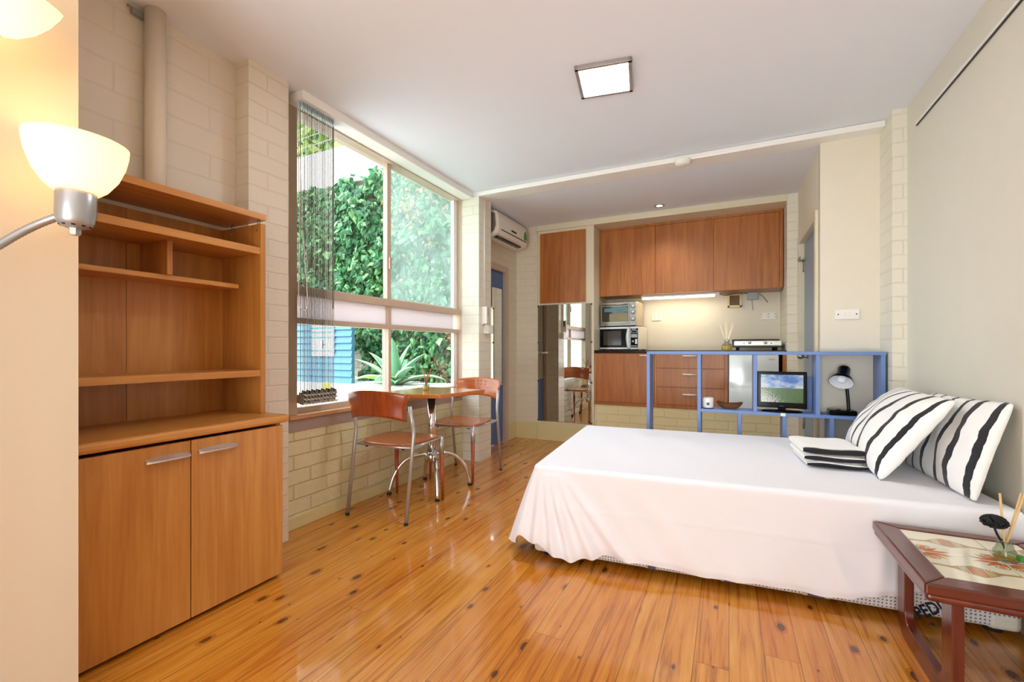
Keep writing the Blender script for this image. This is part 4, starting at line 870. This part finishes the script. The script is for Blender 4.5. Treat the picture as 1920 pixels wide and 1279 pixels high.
ta, tb = P(1420, 700, Y=YT), P(1513.5, 766, Y=YT); tx = (ta.x + tb.x) / 2; tz0 = P(1467, 765.5, Y=YT).z; tz1 = P(1467, 697, Y=YT).z
b = MB(); b.box(ta.x, YT, tz0, tb.x, YT + .032, tz1, .005); b.box(ta.x + .05, YT + .03, tz0 + .04, tb.x - .05, YT + .05, tz1 - .05, .004); b.build('casing', 'black_gloss', tv)
sa, sb = P(1425.5, 702.5, Y=YT), P(1509, 757, Y=YT)
b = MB(); b.grid(lambda u, v: Vector((ta.x + .022 + (tb.x - ta.x - .044) * u, YT - .0012, tz0 + .040 + (tz1 - tz0 - .062) * v)), 1, 1); b.build('screen', 'tv_picture', tv)
b = MB(); b.box(tx - .022, YT + .004, zs_ + .01, tx + .022, YT + .028, tz0 + .006, .003); b.build('neck', 'black_gloss', tv)
b = MB(); b.lathe([(0, 0), (1, 0), (1, .008), (.85, .014), (0, .018)], Matrix.Translation((tx, YT + .012, zs_)) @ Matrix.Diagonal((.125, .082, .9, 1)), 36); b.build('stand', 'black_gloss', tv)
b = MB()
for i, w_ in enumerate((.006, .004, .005)): b.box(tx - .012 + i * .009, YT - .0014, tz0 + .012, tx - .012 + i * .009 + w_, YT + .001, tz0 + .018)
b.build('badge', 'badge_blue', tv)
lm = thing('desk_lamp', 'black gooseneck desk lamp on the right of the blue shelf unit', 'lamp', (P(1581, 772, Y=3.64).x, 3.64, zs_))
q = P(1581, 774, Y=3.60); qx = q.x
b = MB(); b.box(qx - .075, 3.59, zs_, qx + .075, 3.70, zs_ + .035, .010, seg=3); b.build('base', 'black_gloss', lm)
b = MB(); b.box(qx - .035, 3.60, zs_ + .033, qx - .012, 3.625, zs_ + .041, .003); b.build('switch', 'dark_grey', lm)
hd = P(1577, 716, Y=3.60); hd = Vector((hd.x, 3.595, hd.z)); axd = Vector((-.25, -.60, -.70)).normalized(); mh = orient(hd, axd)
nk = P(1587, 768, Y=3.65); tp = mh @ Vector((0, 0, -.10))
b = MB(); pn = bez((nk.x + .012, 3.65, zs_ + .03), (nk.x + .012, 3.66, zs_ + .10), (nk.x + .01, 3.69, hd.z - .02), tp, 26); b.tube(pn, [.0095 + .0012 * (i % 2) for i in range(27)], 12); b.build('gooseneck', 'black_plastic', lm)
b = MB(); po = [(.0, -.118), (.030, -.118), (.035, -.111), (.037, -.052), (.048, -.042), (.060, -.02), (.067, 0), (.069, .004)]; b.lathe(po, mh, 32); b.build('lamp_shade', 'black_gloss', lm)
b = MB(); b.lathe([(.067, .004), (.064, .0), (.056, -.018), (.043, -.038), (.02, -.047), (0, -.049)], mh, 32); b.build('reflector', 'lamp_cup_white', lm)
b = MB(); b.lathe([(0, .004), (.018, -.002), (.027, -.02), (.02, -.04), (0, -.05)], mh, 20); b.build('bulb', 'bulb_glass', lm)
q = P(1327.5, 766, Z=zs_); q.y = max(3.62, min(q.y, 3.69)); q.x = P(1327.5, 760, Y=q.y).x
sp_ = thing('scented_candle', 'white round pot with a black square mark on the blue shelf unit', 'candle', (q.x, q.y, zs_))
r_ = .039; b = MB(); b.lathe([(0, 0), (r_ * .92, 0), (r_ * .97, .008), (r_, .02), (r_, .066), (r_ * .95, .074), (r_ * .88, .076), (r_ * .85, .066), (0, .064)], Matrix.Translation((q.x, q.y, zs_ + .004)), 32); b.build('pot', 'white_gloss', sp_)
b = MB(); b.lathe([(0, 0), (r_ * .95, 0), (r_ * .95, .005), (0, .005)], Matrix.Translation((q.x, q.y, zs_)), 28); b.build('base_ring', 'black_plastic', sp_)
dv = Vector((-q.x, -q.y, 0)).normalized(); mq = orient(Vector((q.x, q.y, zs_ + .036)) + dv * (r_ + .0004), dv, dv.cross(Vector((0, 0, 1)))); b = MB(); b.box(-.009, -.009, -.004, .009, .009, .001, M=mq); b.build('mark', 'black_ink', sp_)
b = MB(); b.box(-.005, -.003, -.004, .005, .003, .0012, M=mq); b.build('mark_symbol', 'grey_cable', sp_)
q = P(1367, 768, Z=zs_); q.y = 3.655; q.x = P(1368, 762, Y=q.y).x
wb_ = thing('wooden_bowl', 'boat-shaped dark wooden bowl next to the white pot on the blue shelf unit', 'bowl', (q.x, q.y, zs_))
b = MB()
def bowlf(u, v, rr):
    a = u * 2 * pi; t = v; ex_ = .082 * (.38 + .62 * t ** .7) * rr; ey = .045 * (.45 + .55 * t ** .7) * rr; z = .038 * t ** 1.5 + .012 * abs(cos(a)) ** 3 * t
    return Vector((q.x + ex_ * cos(a) * (1 + .1 * abs(cos(a)) ** 6), q.y + ey * sin(a), zs_ + z + (1 - rr) * .06))
b.grid(lambda u, v: bowlf(u, v, 1), 32, 8); b.grid(lambda u, v: bowlf(u, v, .92), 32, 8); bmesh.ops.remove_doubles(b.bm, verts=b.bm.verts, dist=1e-5)
bd = [e for e in b.bm.edges if e.is_boundary]
fl0 = [v for v in b.bm.verts if abs(v.co.z - zs_) < 1e-4]; bmesh.ops.contextual_create(b.bm, geom=fl0)
b.build('bowl', 'bowl_wood', wb_)
b = MB()
for i in range(26):
    a = random.uniform(0, 6.28); r0 = random.uniform(0, .8); p = Vector((q.x + .055 * r0 * cos(a), q.y + .028 * r0 * sin(a), zs_ + .026 + random.uniform(0, .012))); b.lathe([(0, -.006), (.009, -.002), (.007, .004), (0, .006)], orient(p, (random.gauss(0, 1), random.gauss(0, 1), 1)), 7)
b.build('potpourri', 'potpourri', wb_, kind='stuff')
q = P(1363, 655, Y=3.64)
diffuser('reed_diffuser', 'glass reed diffuser with pale reeds standing on top of the blue shelf unit', (q.x, 3.64, 1.034), .036, .085, [(-.33, .1, .20), (-.06, .05, .21), (.02, .1, .20), (.30, .0, .20), (.22, .1, .21)], reedm='reed_pale', oil=.5, cap='silver', neck=.42)
# =================== BED ===================
BA = R(4.5); BU = Vector((cos(BA), sin(BA), 0)); BV = Vector((-sin(BA), cos(BA), 0)); NL = Vector((-.892, 2.105, 0)); BL, BW, BT = 1.855, 1.285, .462
def BP(a, b_, z=0): return NL + BU * a + BV * b_ + Vector((0, 0, z))
RMb = Matrix.Translation(NL) @ Matrix.Rotation(BA, 4, 'Z')
bed = thing('bed', 'double bed base with dotted fabric showing below the white sheet', 'bed', NL, BA)
b = MB(); b.box(0.0, 0.0, .028, BL, BW, .225, .018, M=RMb, seg=3); base = b.build('base', 'dotted_fabric', bed)
b = MB(); b.box(.01, .01, .225, BL - .002, BW - .01, BT - .012, .035, M=RMb, seg=4); b.build('mattress', 'mattress', bed)
for a in (.0, BL - .10):
    for q in (.0, BW - .06):
        b = MB(); b.box(a - .002, q - .003, .022, a + .10, q + .065, .085 if a > 1 else .10, .02, M=RMb, seg=3); b.build('corner_guard', 'guard', bed)
for a in (.06, BL - .06):
    for q in (.06, BW - .06):
        b = MB(); b.lathe([(0, 0), (.03, 0), (.03, .03), (0, .03)], RMb @ Matrix.Translation((a, q, 0)), 16); b.build('glide', 'dark_grey', bed)
def text_mesh(s, size, M_, name, mat, parent, ext=.001, bold=0):
    c = bpy.data.curves.new('txt', 'FONT'); c.body = s; c.size = size; c.extrude = ext; c.offset = bold; c.resolution_u = 3
    o = bpy.data.objects.new('txt', c); C.objects.link(o); dg = bpy.context.evaluated_depsgraph_get(); me = bpy.data.meshes.new_from_object(o.evaluated_get(dg)); bpy.data.objects.remove(o)
    mb = MB(); mb.bm.from_mesh(me); bpy.data.meshes.remove(me); bmesh.ops.transform(mb.bm, matrix=M_, verts=mb.bm.verts); return mb.build(name, mat, parent)
# lettering on the side of the base, tilted up to the right
def on_side(u, v):
    d = ray(u, v); n = BV; t = ((NL - Vector((0, 0, 0))).dot(n)) / Vector((d.x, d.y, 0)).dot(n); return Vector((d.x * t, d.y * t, CH + d.z * t))
p0, p1 = on_side(1722, 1161), on_side(1771, 1146); tdir = (p1 - p0).normalized(); nrm = -BV; upv = nrm.cross(tdir)
mt = Matrix((tdir, upv, nrm)).transposed().to_4x4(); mt.translation = p0 + nrm * .0015
text_mesh('PEDI', .066, mt @ Matrix.Diagonal((.70, 1, 1, 1)), 'printed_word', 'navy', base, bold=.0018)
p2 = on_side(1730, 1180); mt2 = mt.copy(); mt2.translation = p2 + nrm * .0015; text_mesh('Back', .024, mt2, 'printed_word', 'navy', base)
for u, v, w in ((1222, 1077, .035), (1368, 1100, .045), (1530, 1127, .06)):
    q = on_side(u, v); q.z = max(q.z, .043); m_ = RMb.copy(); m_.translation = q - BV * .0; b = MB(); b.box(-w / 2, -.002, -.010, w / 2, .004, .012, M=m_); b.build('printed_mark', 'faded_navy', base)
    b = MB(); b.box(-w * .8, -.0018, -.010, -w * .5, .004, .012, M=m_); b.box(w * .5, -.0018, -.010, w * .8, .004, .012, M=m_); b.build('printed_mark', 'tan_ink', base)
# sheet: flat top plus a skirt that hangs, flares at the foot corner and folds
hem = [(1007, 1012), (1034, 1036), (1069, 1050), (1102, 1049), (1132, 1045), (1176, 1056), (1227, 1065), (1286, 1080), (1325, 1089), (1360, 1092), (1435, 1103), (1500, 1115), (1549, 1125), (1590, 1129), (1629, 1123), (1678, 1124), (1733, 1118), (1790, 1130), (1850, 1140)]
HM = []
for u, v in hem:
    d = ray(u, v); o0 = NL - BV * .05; t = o0.dot(BV) / Vector((d.x, d.y, 0)).dot(BV); p = Vector((d.x * t, d.y * t, CH + d.z * t)); HM.append(((p - NL).dot(BU), max(.012, p.z)))
def hem_z(a):
    if a <= HM[0][0]: return HM[0][1]
    for (a0, z0), (a1, z1) in zip(HM, HM[1:]):
        if a <= a1: t = (a - a0) / (a1 - a0); t = t * t * (3 - 2 * t); return z0 + (z1 - z0) * t
    return HM[-1][1]
def g(x, w): return math.exp(-(x / w) ** 2)
FOLDS = [(.035, .05, .016, .020), (.06, .16, .026, .022), (.085, .30, .030, .026), (.11, .52, .030, .032), (.13, .85, .022, .04), (.30, .60, .008, .05), (.42, 1.0, .007, .06), (.75, .5, .005, .06), (1.22, .25, .006, .03), (1.45, -.1, .012, .035), (1.56, .1, .010, .03), (1.70, .25, .010, .03)]
def sheet():
    b = MB(); rc = .045; path = []
    n1, nc, n2, n3 = 190, 26, 60, 40
    for i in range(n1): a = BL - .003 - (BL - .003 - rc) * i / n1; path.append((a, 0, 0, -1, 'n', a))
    for i in range(nc): th_ = pi * .5 * i / nc; path.append((rc - rc * sin(th_), rc - rc * cos(th_), -sin(th_), -cos(th_), 'c', i / nc))
    for i in range(n2): q = rc + (BW - rc) * i / n2; path.append((0, q, -1, 0, 'f', q))
    for i in range(n3 + 1): a = (BL - .06) * i / n3; path.append((a, BW, 0, 1, 'b', a))
    rows = 46; re = .028; V = []
    for (a, q, na, nb, kd, s) in path:
        if kd == 'n': hz_ = hem_z(s); base_f = .022 + .05 * g(s, .25); amp = 1
        elif kd == 'c': hz_ = HM[0][1] + (.035 - HM[0][1]) * s + .05 * g(s - .45, .12); base_f = .072 + .05 * s; amp = .6
        elif kd == 'f': hz_ = .035 + .02 * sin(s * 9); base_f = .035 + .095 * g(s - .03, .22); amp = .5
        else: hz_ = .05; base_f = .01; amp = .3
        col = []
        for j in range(rows + 1):
            if j <= 6:
                th_ = pi / 2 * j / 6; out = -re + re * sin(th_) + .012; z = BT - re + re * cos(th_); d = 0; f = 0
            else:
                d = (j - 6) / (rows - 6); z = BT - re + (hz_ - BT + re) * d; dd = (BT - z); f = base_f * d ** .9
                if kd == 'n':
                    for a0, k_, am, wd in FOLDS: f += am * g(s - (a0 + k_ * dd), wd * (.6 + dd)) * min(1, dd * 5)
                    f += .004 * sin(s * 17 + 4 * d) * d + .0035 * g(z - .272, .006) * (1 if s > .14 else 0) + .005 * sin(s * 41 + z * 30) * d * d
                elif kd == 'c': f += .016 * sin(s * 13 + 1.2) * d
                elif kd == 'f': f += .018 * sin(s * 26) * d
                out = .012 + f
                if d > .93 and kd in 'nc': out -= (d - .93) * .12
            p = BP(a + na * out, q + nb * out, z); p.x = min(p.x, XR - .004); col.append(b.bm.verts.new(p))
        V.append(col)
    for c0, c1 in zip(V, V[1:]):
        for j in range(rows): f = b.bm.faces.new([c0[j], c0[j + 1], c1[j + 1], c1[j]]); f.smooth = True
    def topf(u, v):
        a = .016 + (BL - .024) * u; q = .016 + (BW - .032) * v; w_ = min(1, 20 * min(u, v, 1 - u, 1 - v))
        p = BP(a, q, BT + w_ * (.003 * sin(a * 9 + q * 4) * sin(q * 7) + .002 * sin(a * 23 + q * 11))); p.x = min(p.x, XR - .004); return p
    b.grid(topf, 60, 44); o = b.build('bed_sheet', 'sheet', None, label='plain white sheet draped over the bed down to the floor', cat='sheet'); return o
sheet()
def pillow(name, label, c, ex, ey, w_, h_, t_, mat, rim):
    ex, ey = Vector(ex).normalized(), Vector(ey).normalized(); en = ex.cross(ey).normalized(); c = Vector(c)
    pt_ = thing(name, label, 'pillow', c, group='striped pillows on the bed'); RM[pt_.name] = Matrix.Translation(c)
    def side(sg):
        def fn(u, v):
            x, y = u * 2 - 1, v * 2 - 1
            cr = 1 - .05 * (x * y) ** 6; px_ = x * (1 - .045 * (1 - y * y)) * cr; py = y * (1 - .06 * (1 - x * x)) * cr
            th_ = t_ * .5 * max(0, (1 - abs(x) ** 2.6) * (1 - abs(y) ** 2.3)) ** .55 * (1 + .12 * (-y))
            wr = .006 * sin(9 * x + 5 * y) * (1 - x * x) * (1 - y * y) + .006 * sin(17 * y - 6 * x) * abs(x) ** 2 * (1 - abs(x) ** 6) * (1 - y * y)
            th_ *= 1 if sg > 0 else .4; p = c + ex * (px_ * w_ / 2) + ey * (py * h_ / 2) + en * (sg * th_ + wr)
            p.x = min(p.x, XR - .004); p.z = max(p.z, BT + .004); return p
        return fn
    b = MB(); b.grid(side(1), 40, 30); b.grid(side(-1), 40, 30); bmesh.ops.remove_doubles(b.bm, verts=b.bm.verts, dist=2e-4); b.build('pillowcase', mat, pt_)
    return pt_
pillow('pillow', 'black and white striped pillow in front, beside the folded blanket on the bed', (.752, 2.905, .648), (-.04, -1, 0), (.25, 0, .36), .84, .47, .22, 'pillow_stripes', 0)
pillow('pillow', 'black and white striped pillow behind the other, against the wall', (.897, 2.67, .642), (.02, -1, .03), (.10, 0, .36), .74, .42, .12, 'pillow_stripes_bold', 0)
bkt = thing('blanket', 'folded black and white striped blanket on the bed in front of the pillows', 'blanket', BP(1.42, .55, BT))
def slab(a0, a1, q0, q1, z0, z1, nm, mat, wob, ph):
    b = MB(); r = (z1 - z0) * .48; prof = []
    for i in range(9): t = -pi / 2 - pi * i / 8; prof.append((q0 + r + r * cos(t), (z0 + z1) / 2 + r * sin(t)))
    for i in range(9): t = pi / 2 - pi * i / 8; prof.append((q1 - r + r * cos(t), (z0 + z1) / 2 + r * sin(t)))
    n = len(prof); prof = prof + [prof[0]]
    def fn(u, v):
        k = u * n; i = min(int(k), n - 1); f = k - i; y = prof[i][0] * (1 - f) + prof[i + 1][0] * f; z = prof[i][1] * (1 - f) + prof[i + 1][1] * f
        a = a0 + (a1 - a0) * v; e = min(1, 6 * min(v, 1 - v)) ** .5; z = (z0 + z1) / 2 + (z - (z0 + z1) / 2) * (.5 + .5 * e) + wob * sin(v * 5 + ph) * (1 if z > z0 + .01 else 0)
        return BP(a, y + .008 * sin(v * 7 + ph), max(z, BT + .004))
    b.grid(fn, 72, 20)
    for v in (0, 1):
        vs = [b.bm.verts.new(fn(i / n, v)) for i in range(n)]; f = b.bm.faces.new(vs); f.material_index = 1
    b.build(nm, [mat, 'white_fabric'], bkt)
q = P(1562, 882, Z=BT) - NL; aq, bq = q.dot(BU), q.dot(BV)
slab(aq - .105, aq + .150, bq + .01, bq + .34, BT + .004, BT + .036, 'lower_fold', 'blanket_low', .002, 0)
slab(aq - .118, aq + .148, bq - .004, bq + .33, BT + .036, BT + .068, 'middle_fold', 'blanket_mid', .002, 1)
slab(aq - .122, aq + .140, bq + .004, bq + .34, BT + .068, BT + .104, 'upper_fold', 'blanket_top', .003, 2)
# =================== COFFEE TABLE ===================
ct = thing('coffee_table', 'low mahogany coffee table with patterned tile top next to the bed', 'table', (.73, 1.925, 0))
X0, X1, Y0, Y1, ZT = .505, .955, 1.665, 2.185, .383; tx0, tx1, ty0, ty1 = .573, .89, 1.738, 2.135
def rail(pts, nm, mat):
    b = MB(); (ax, ay), (bx, by), (cx_, cy_), (dx_, dy_) = pts
    b.prism(pts, 'z', ZT - .034, ZT, bev=.006); b.build(nm, mat, ct)
rail([(X0, Y0), (X1, Y0), (tx1, ty0), (tx0, ty0)], 'rail', 'mahogany_x'); rail([(X0, Y1), (tx0, ty1), (tx1, ty1), (X1, Y1)], 'rail', 'mahogany_x')
rail([(X0, Y0), (tx0, ty0), (tx0, ty1), (X0, Y1)], 'rail', 'mahogany'); rail([(X1, Y0), (X1, Y1), (tx1, ty1), (tx1, ty0)], 'rail', 'mahogany')
b = MB(); b.box(X0 + .004, Y0 + .004, ZT - .054, X1 - .004, Y1 - .004, ZT - .030, .010, seg=3); b.build('moulding', 'mahogany', ct)
ZI = ZT - .004; b = MB(); b.box(tx0 - .002, ty0 - .002, ZT - .032, tx1 + .002, ty1 + .002, ZI - .002); b.build('grout_bed', 'grout', ct)
sxm, sym = .780, 1.937
def ell(cx_, cy_, a, c, rot, n=14, pt=0):
    o = []
    for i in range(n):
        t = 2 * pi * i / n; x, y = a * cos(t), c * sin(t)
        if pt: y *= (1 - .75 * max(0, cos(t)) ** 1.2)
        o.append((cx_ + x * cos(rot) - y * sin(rot), cy_ + x * sin(rot) + y * cos(rot)))
    return o
def clip(poly, x0, x1, y0_, y1_):
    for ax, lim, sg in ((0, x0, 1), (0, x1, -1), (1, y0_, 1), (1, y1_, -1)):
        out = []
        for i in range(len(poly)):
            p, q = poly[i], poly[(i + 1) % len(poly)]; ip, iq = sg * (p[ax] - lim) >= 0, sg * (q[ax] - lim) >= 0
            if ip: out.append(p)
            if ip != iq: t = (lim - p[ax]) / (q[ax] - p[ax]); out.append((p[0] + (q[0] - p[0]) * t, p[1] + (q[1] - p[1]) * t))
        poly = out
        if len(poly) < 3: return []
    return poly
shapes = []
for fx in (tx0, sxm, tx1 + .1):
    for k in range(14):
        an = 2 * pi * (k + .5) / 14; L = .034 + .026 * abs(cos(an)) ** 2
        cx_, cy_ = fx + cos(an) * (.016 + L * .55), sym + sin(an) * (.014 + L * .48)
        shapes.append((ell(cx_, cy_, L * .62, .0085, an, pt=1), 1, 1)); shapes.append((ell(cx_, cy_, L * .48, .0055, an, pt=1), 2, 2))
    for sx_ in (-1, 1):
        for sy_ in (-1, 1):
            cx_, cy_ = fx + sx_ * .022, sym + sy_ * .046
            shapes.append((ell(cx_, cy_, .018, .012, 0), 1, 3)); shapes.append((ell(cx_, cy_, .014, .009, 0), 0, 4)); shapes.append((ell(cx_, cy_, .010, .006, 0), 2, 5))
    shapes.append((ell(fx, sym, .024, .020, 0), 1, 3)); shapes.append((ell(fx, sym, .017, .014, 0), 0, 4)); shapes.append((ell(fx, sym, .010, .008, 0), 1, 5))
for by in (2.043, 1.833):
    for cxm in (.677, .885):
        n = 24; hwf = lambda t: .0065 + .034 * max(0, 1 - abs(t) / .055) ** .8 if abs(t) < .055 else .0065
        A = [(cxm + (i / n - .5) * .212, 0) for i in range(n + 1)]
        wav = lambda x: by + .010 * cos((x - cxm) / .105 * pi) * (1 if by > sym else -1) * .6
        for i in range(n):
            xa, xb = A[i][0], A[i + 1][0]; shapes.append(([(xa, wav(xa) - hwf(xa - cxm)), (xb, wav(xb) - hwf(xb - cxm)), (xb, wav(xb) + hwf(xb - cxm)), (xa, wav(xa) + hwf(xa - cxm))], 1, 1))
        for k, (sgn) in enumerate((-.036, -.029, -.022, .022, .029, .036)):
            x = cxm + sgn; h = hwf(sgn) * .86; shapes.append(([(x - .0013, wav(x) - h), (x + .0013, wav(x) - h), (x + .0013, wav(x) + h), (x - .0013, wav(x) + h)], 0, 2))
        for sgn in (-.014, -.007, .007, .014):
            x = cxm + sgn; h = hwf(sgn) * .55; shapes.append(([(x - .0018, wav(x) - h), (x + .0018, wav(x) - h), (x + .0018, wav(x) + h), (x - .0018, wav(x) + h)], 2, 2))
for xa, xb in ((tx0, sxm - .001), (sxm + .001, tx1)):
    for ya_, yb_ in ((ty0, sym - .001), (sym + .001, ty1)):
        b = MB(); b.box(xa + .0004, ya_ + .0004, ZI - .006, xb - .0004, yb_ - .0004, ZI, .0012)
        for poly, mi, lv in shapes:
            pl = clip(poly, xa + .0018, xb - .0018, ya_ + .0018, yb_ - .0018)
            if len(pl) > 2:
                z = ZI + .00012 * lv + .0001
                try:
                    f = b.bm.faces.new([b.bm.verts.new((p[0], p[1], z)) for p in pl]); f.material_index = mi
                    f.normal_update()
                    if f.normal.z < 0: f.normal_flip()
                except ValueError: pass
        b.build('tile', ['tile_cream', 'tile_brown', 'tile_orange'], ct, recalc=False)
def arc(cy_, cz_, r, a0, a1, n=8): return [(cy_ + r * cos(a0 + (a1 - a0) * i / n), cz_ + r * sin(a0 + (a1 - a0) * i / n)) for i in range(n + 1)]
ly0, ly1, lw, zr = 1.692, 2.145, .071, .062
for xa in (.572, .92):
    out = [(ly0, ZT - .05)] + arc(ly0 + .075, .075, .075, pi, 1.5 * pi) + arc(ly1 - .075, .075, .075, 1.5 * pi, 2 * pi) + [(ly1, ZT - .05), (ly1 - lw, ZT - .05)] + arc(ly1 - lw - .045, zr + .045, .045, 2 * pi, 1.5 * pi) + arc(ly0 + lw + .045, zr + .045, .045, 1.5 * pi, pi) + [(ly0 + lw, ZT - .05)]
    b = MB(); b.prism(out, 'x', xa, xa + .028, bev=.003); b.build('leg', 'mahogany_v', ct)
q = P(1884, 1048, Z=ZT); q.z = ZT - .002
d = diffuser('reed_diffuser', 'glass reed diffuser with a black topiary flower on the tiled coffee table', (q.x, q.y, ZT - .002), .028, .058, [(-.02, .12, .20), (.26, .02, .215), (.24, .07, .215)], oil=.14, neck=.72)
b = MB(); pa = Vector((q.x, q.y, ZT + .03)); pb = P(1865, 990, Y=q.y + .0); b.tube(bez(pa, pa + Vector((-.005, 0, .03)), pb + Vector((.008, 0, -.035)), pb, 10), .0032, 8); fs = b.build('flower_stem', 'crown_black', d)
b = MB(); pc = P(1864, 980, Y=q.y)
for i in range(150):
    a = i * 2.39996; r0 = math.sqrt((i + .5) / 150); pz_ = .021 * math.sqrt(max(0, 1 - r0 * r0)) * (1 if i % 3 else -.6)
    p = pc + Vector((.031 * r0 * cos(a), .031 * r0 * sin(a), pz_)); b.lathe([(0, -.0045), (.0045, -.001), (.004, .003), (0, .0045)], orient(p, (cos(a) * r0, sin(a) * r0, .8)), 6)
b.lathe([(0, -.010), (.022, -.006), (.026, .002), (.016, .010), (0, .012)], Matrix.Translation(pc), 14); b.build('flower_head', 'crown_black', d)
gq = P(1895, 1038, Y=q.y - .035); gq = Vector((q.x + .028, q.y - .026, ZT + .016)); b = MB(); b.box(-.009, -.009, -.009, .009, .009, .009, .002, M=Matrix.Translation(gq) @ Matrix.Rotation(R(20), 4, 'Z')); b.build('green_charm', 'green_tag', d)
# =================== CAMERA AND LIGHT ===================
cam = bpy.data.cameras.new('camera'); co = bpy.data.objects.new('camera', cam); C.objects.link(co)
co.location = (0, 0, CH); co.rotation_euler = (pi / 2, 0, YAW); cam.sensor_width = 36; cam.lens = FPX / 1920 * 36; cam.shift_y = (HZ - 639.5) / 1920; cam.clip_start = .03; cam.clip_end = 200
sc = bpy.context.scene; sc.camera = co
def area(name, loc, dirv, sx_, sy_, e, col=(1, 1, 1), portal=False):
    l = bpy.data.lights.new(name, 'AREA'); l.shape = 'RECTANGLE'; l.size = sx_; l.size_y = sy_; l.energy = e; l.color = col
    o = bpy.data.objects.new(name, l); C.objects.link(o); o.location = loc; o.rotation_euler = Vector(dirv).to_track_quat('-Z', 'Y').to_euler()
    if portal: l.cycles.is_portal = True
    return o
area('rear_fill', (-.3, -2.36, 1.2), (0, 1, 0), 1.8, 2.1, E_REAR, (.93, .97, 1))  # added frontal fill, set outside the unseen rear opening
area('ceiling_fill', (-.3, -2.75, .15), (0, 1, 1.0), 1.9, 1.0, E_CEIL_FILL, (.86, .93, 1))  # added upward fill to brighten the ceiling; no patio is modelled
su = bpy.data.lights.new('sun', 'SUN'); su.energy = E_SUN; su.angle = R(3); su.color = (1, .96, .88); so_ = bpy.data.objects.new('sun', su); C.objects.link(so_); so_.rotation_euler = Vector((-.02, .58, -.8)).to_track_quat('-Z', 'Y').to_euler()
wd = bpy.data.worlds.new('sky'); sc.world = wd; wd.use_nodes = True; nt_ = wd.node_tree; bg = nt_.nodes['Background']
tcn = nt_.nodes.new('ShaderNodeTexCoord'); sp2 = nt_.nodes.new('ShaderNodeSeparateXYZ'); nt_.links.new(tcn.outputs['Generated'], sp2.inputs[0])
rp = nt_.nodes.new('ShaderNodeValToRGB'); rp.color_ramp.elements[0].position = .0; rp.color_ramp.elements[0].color = (.55, .6, .55, 1); rp.color_ramp.elements[1].position = .5; rp.color_ramp.elements[1].color = (.78, .89, 1, 1); nt_.links.new(sp2.outputs[2], rp.inputs[0]); nt_.links.new(rp.outputs[0], bg.inputs[0]); bg.inputs[1].default_value = E_SKY
vs = sc.view_settings; sc.display_settings.display_device = 'sRGB'; vs.view_transform = 'Standard'; vs.look = 'None'; vs.gamma = 1; vs.use_curve_mapping = False; vs.exposure = EXPO
sc.cycles.caustics_reflective = False; sc.cycles.caustics_refractive = False
sc.cycles.max_bounces = 10; sc.cycles.diffuse_bounces = 6; sc.cycles.transparent_max_bounces = 12
sc.cycles.use_denoising = True
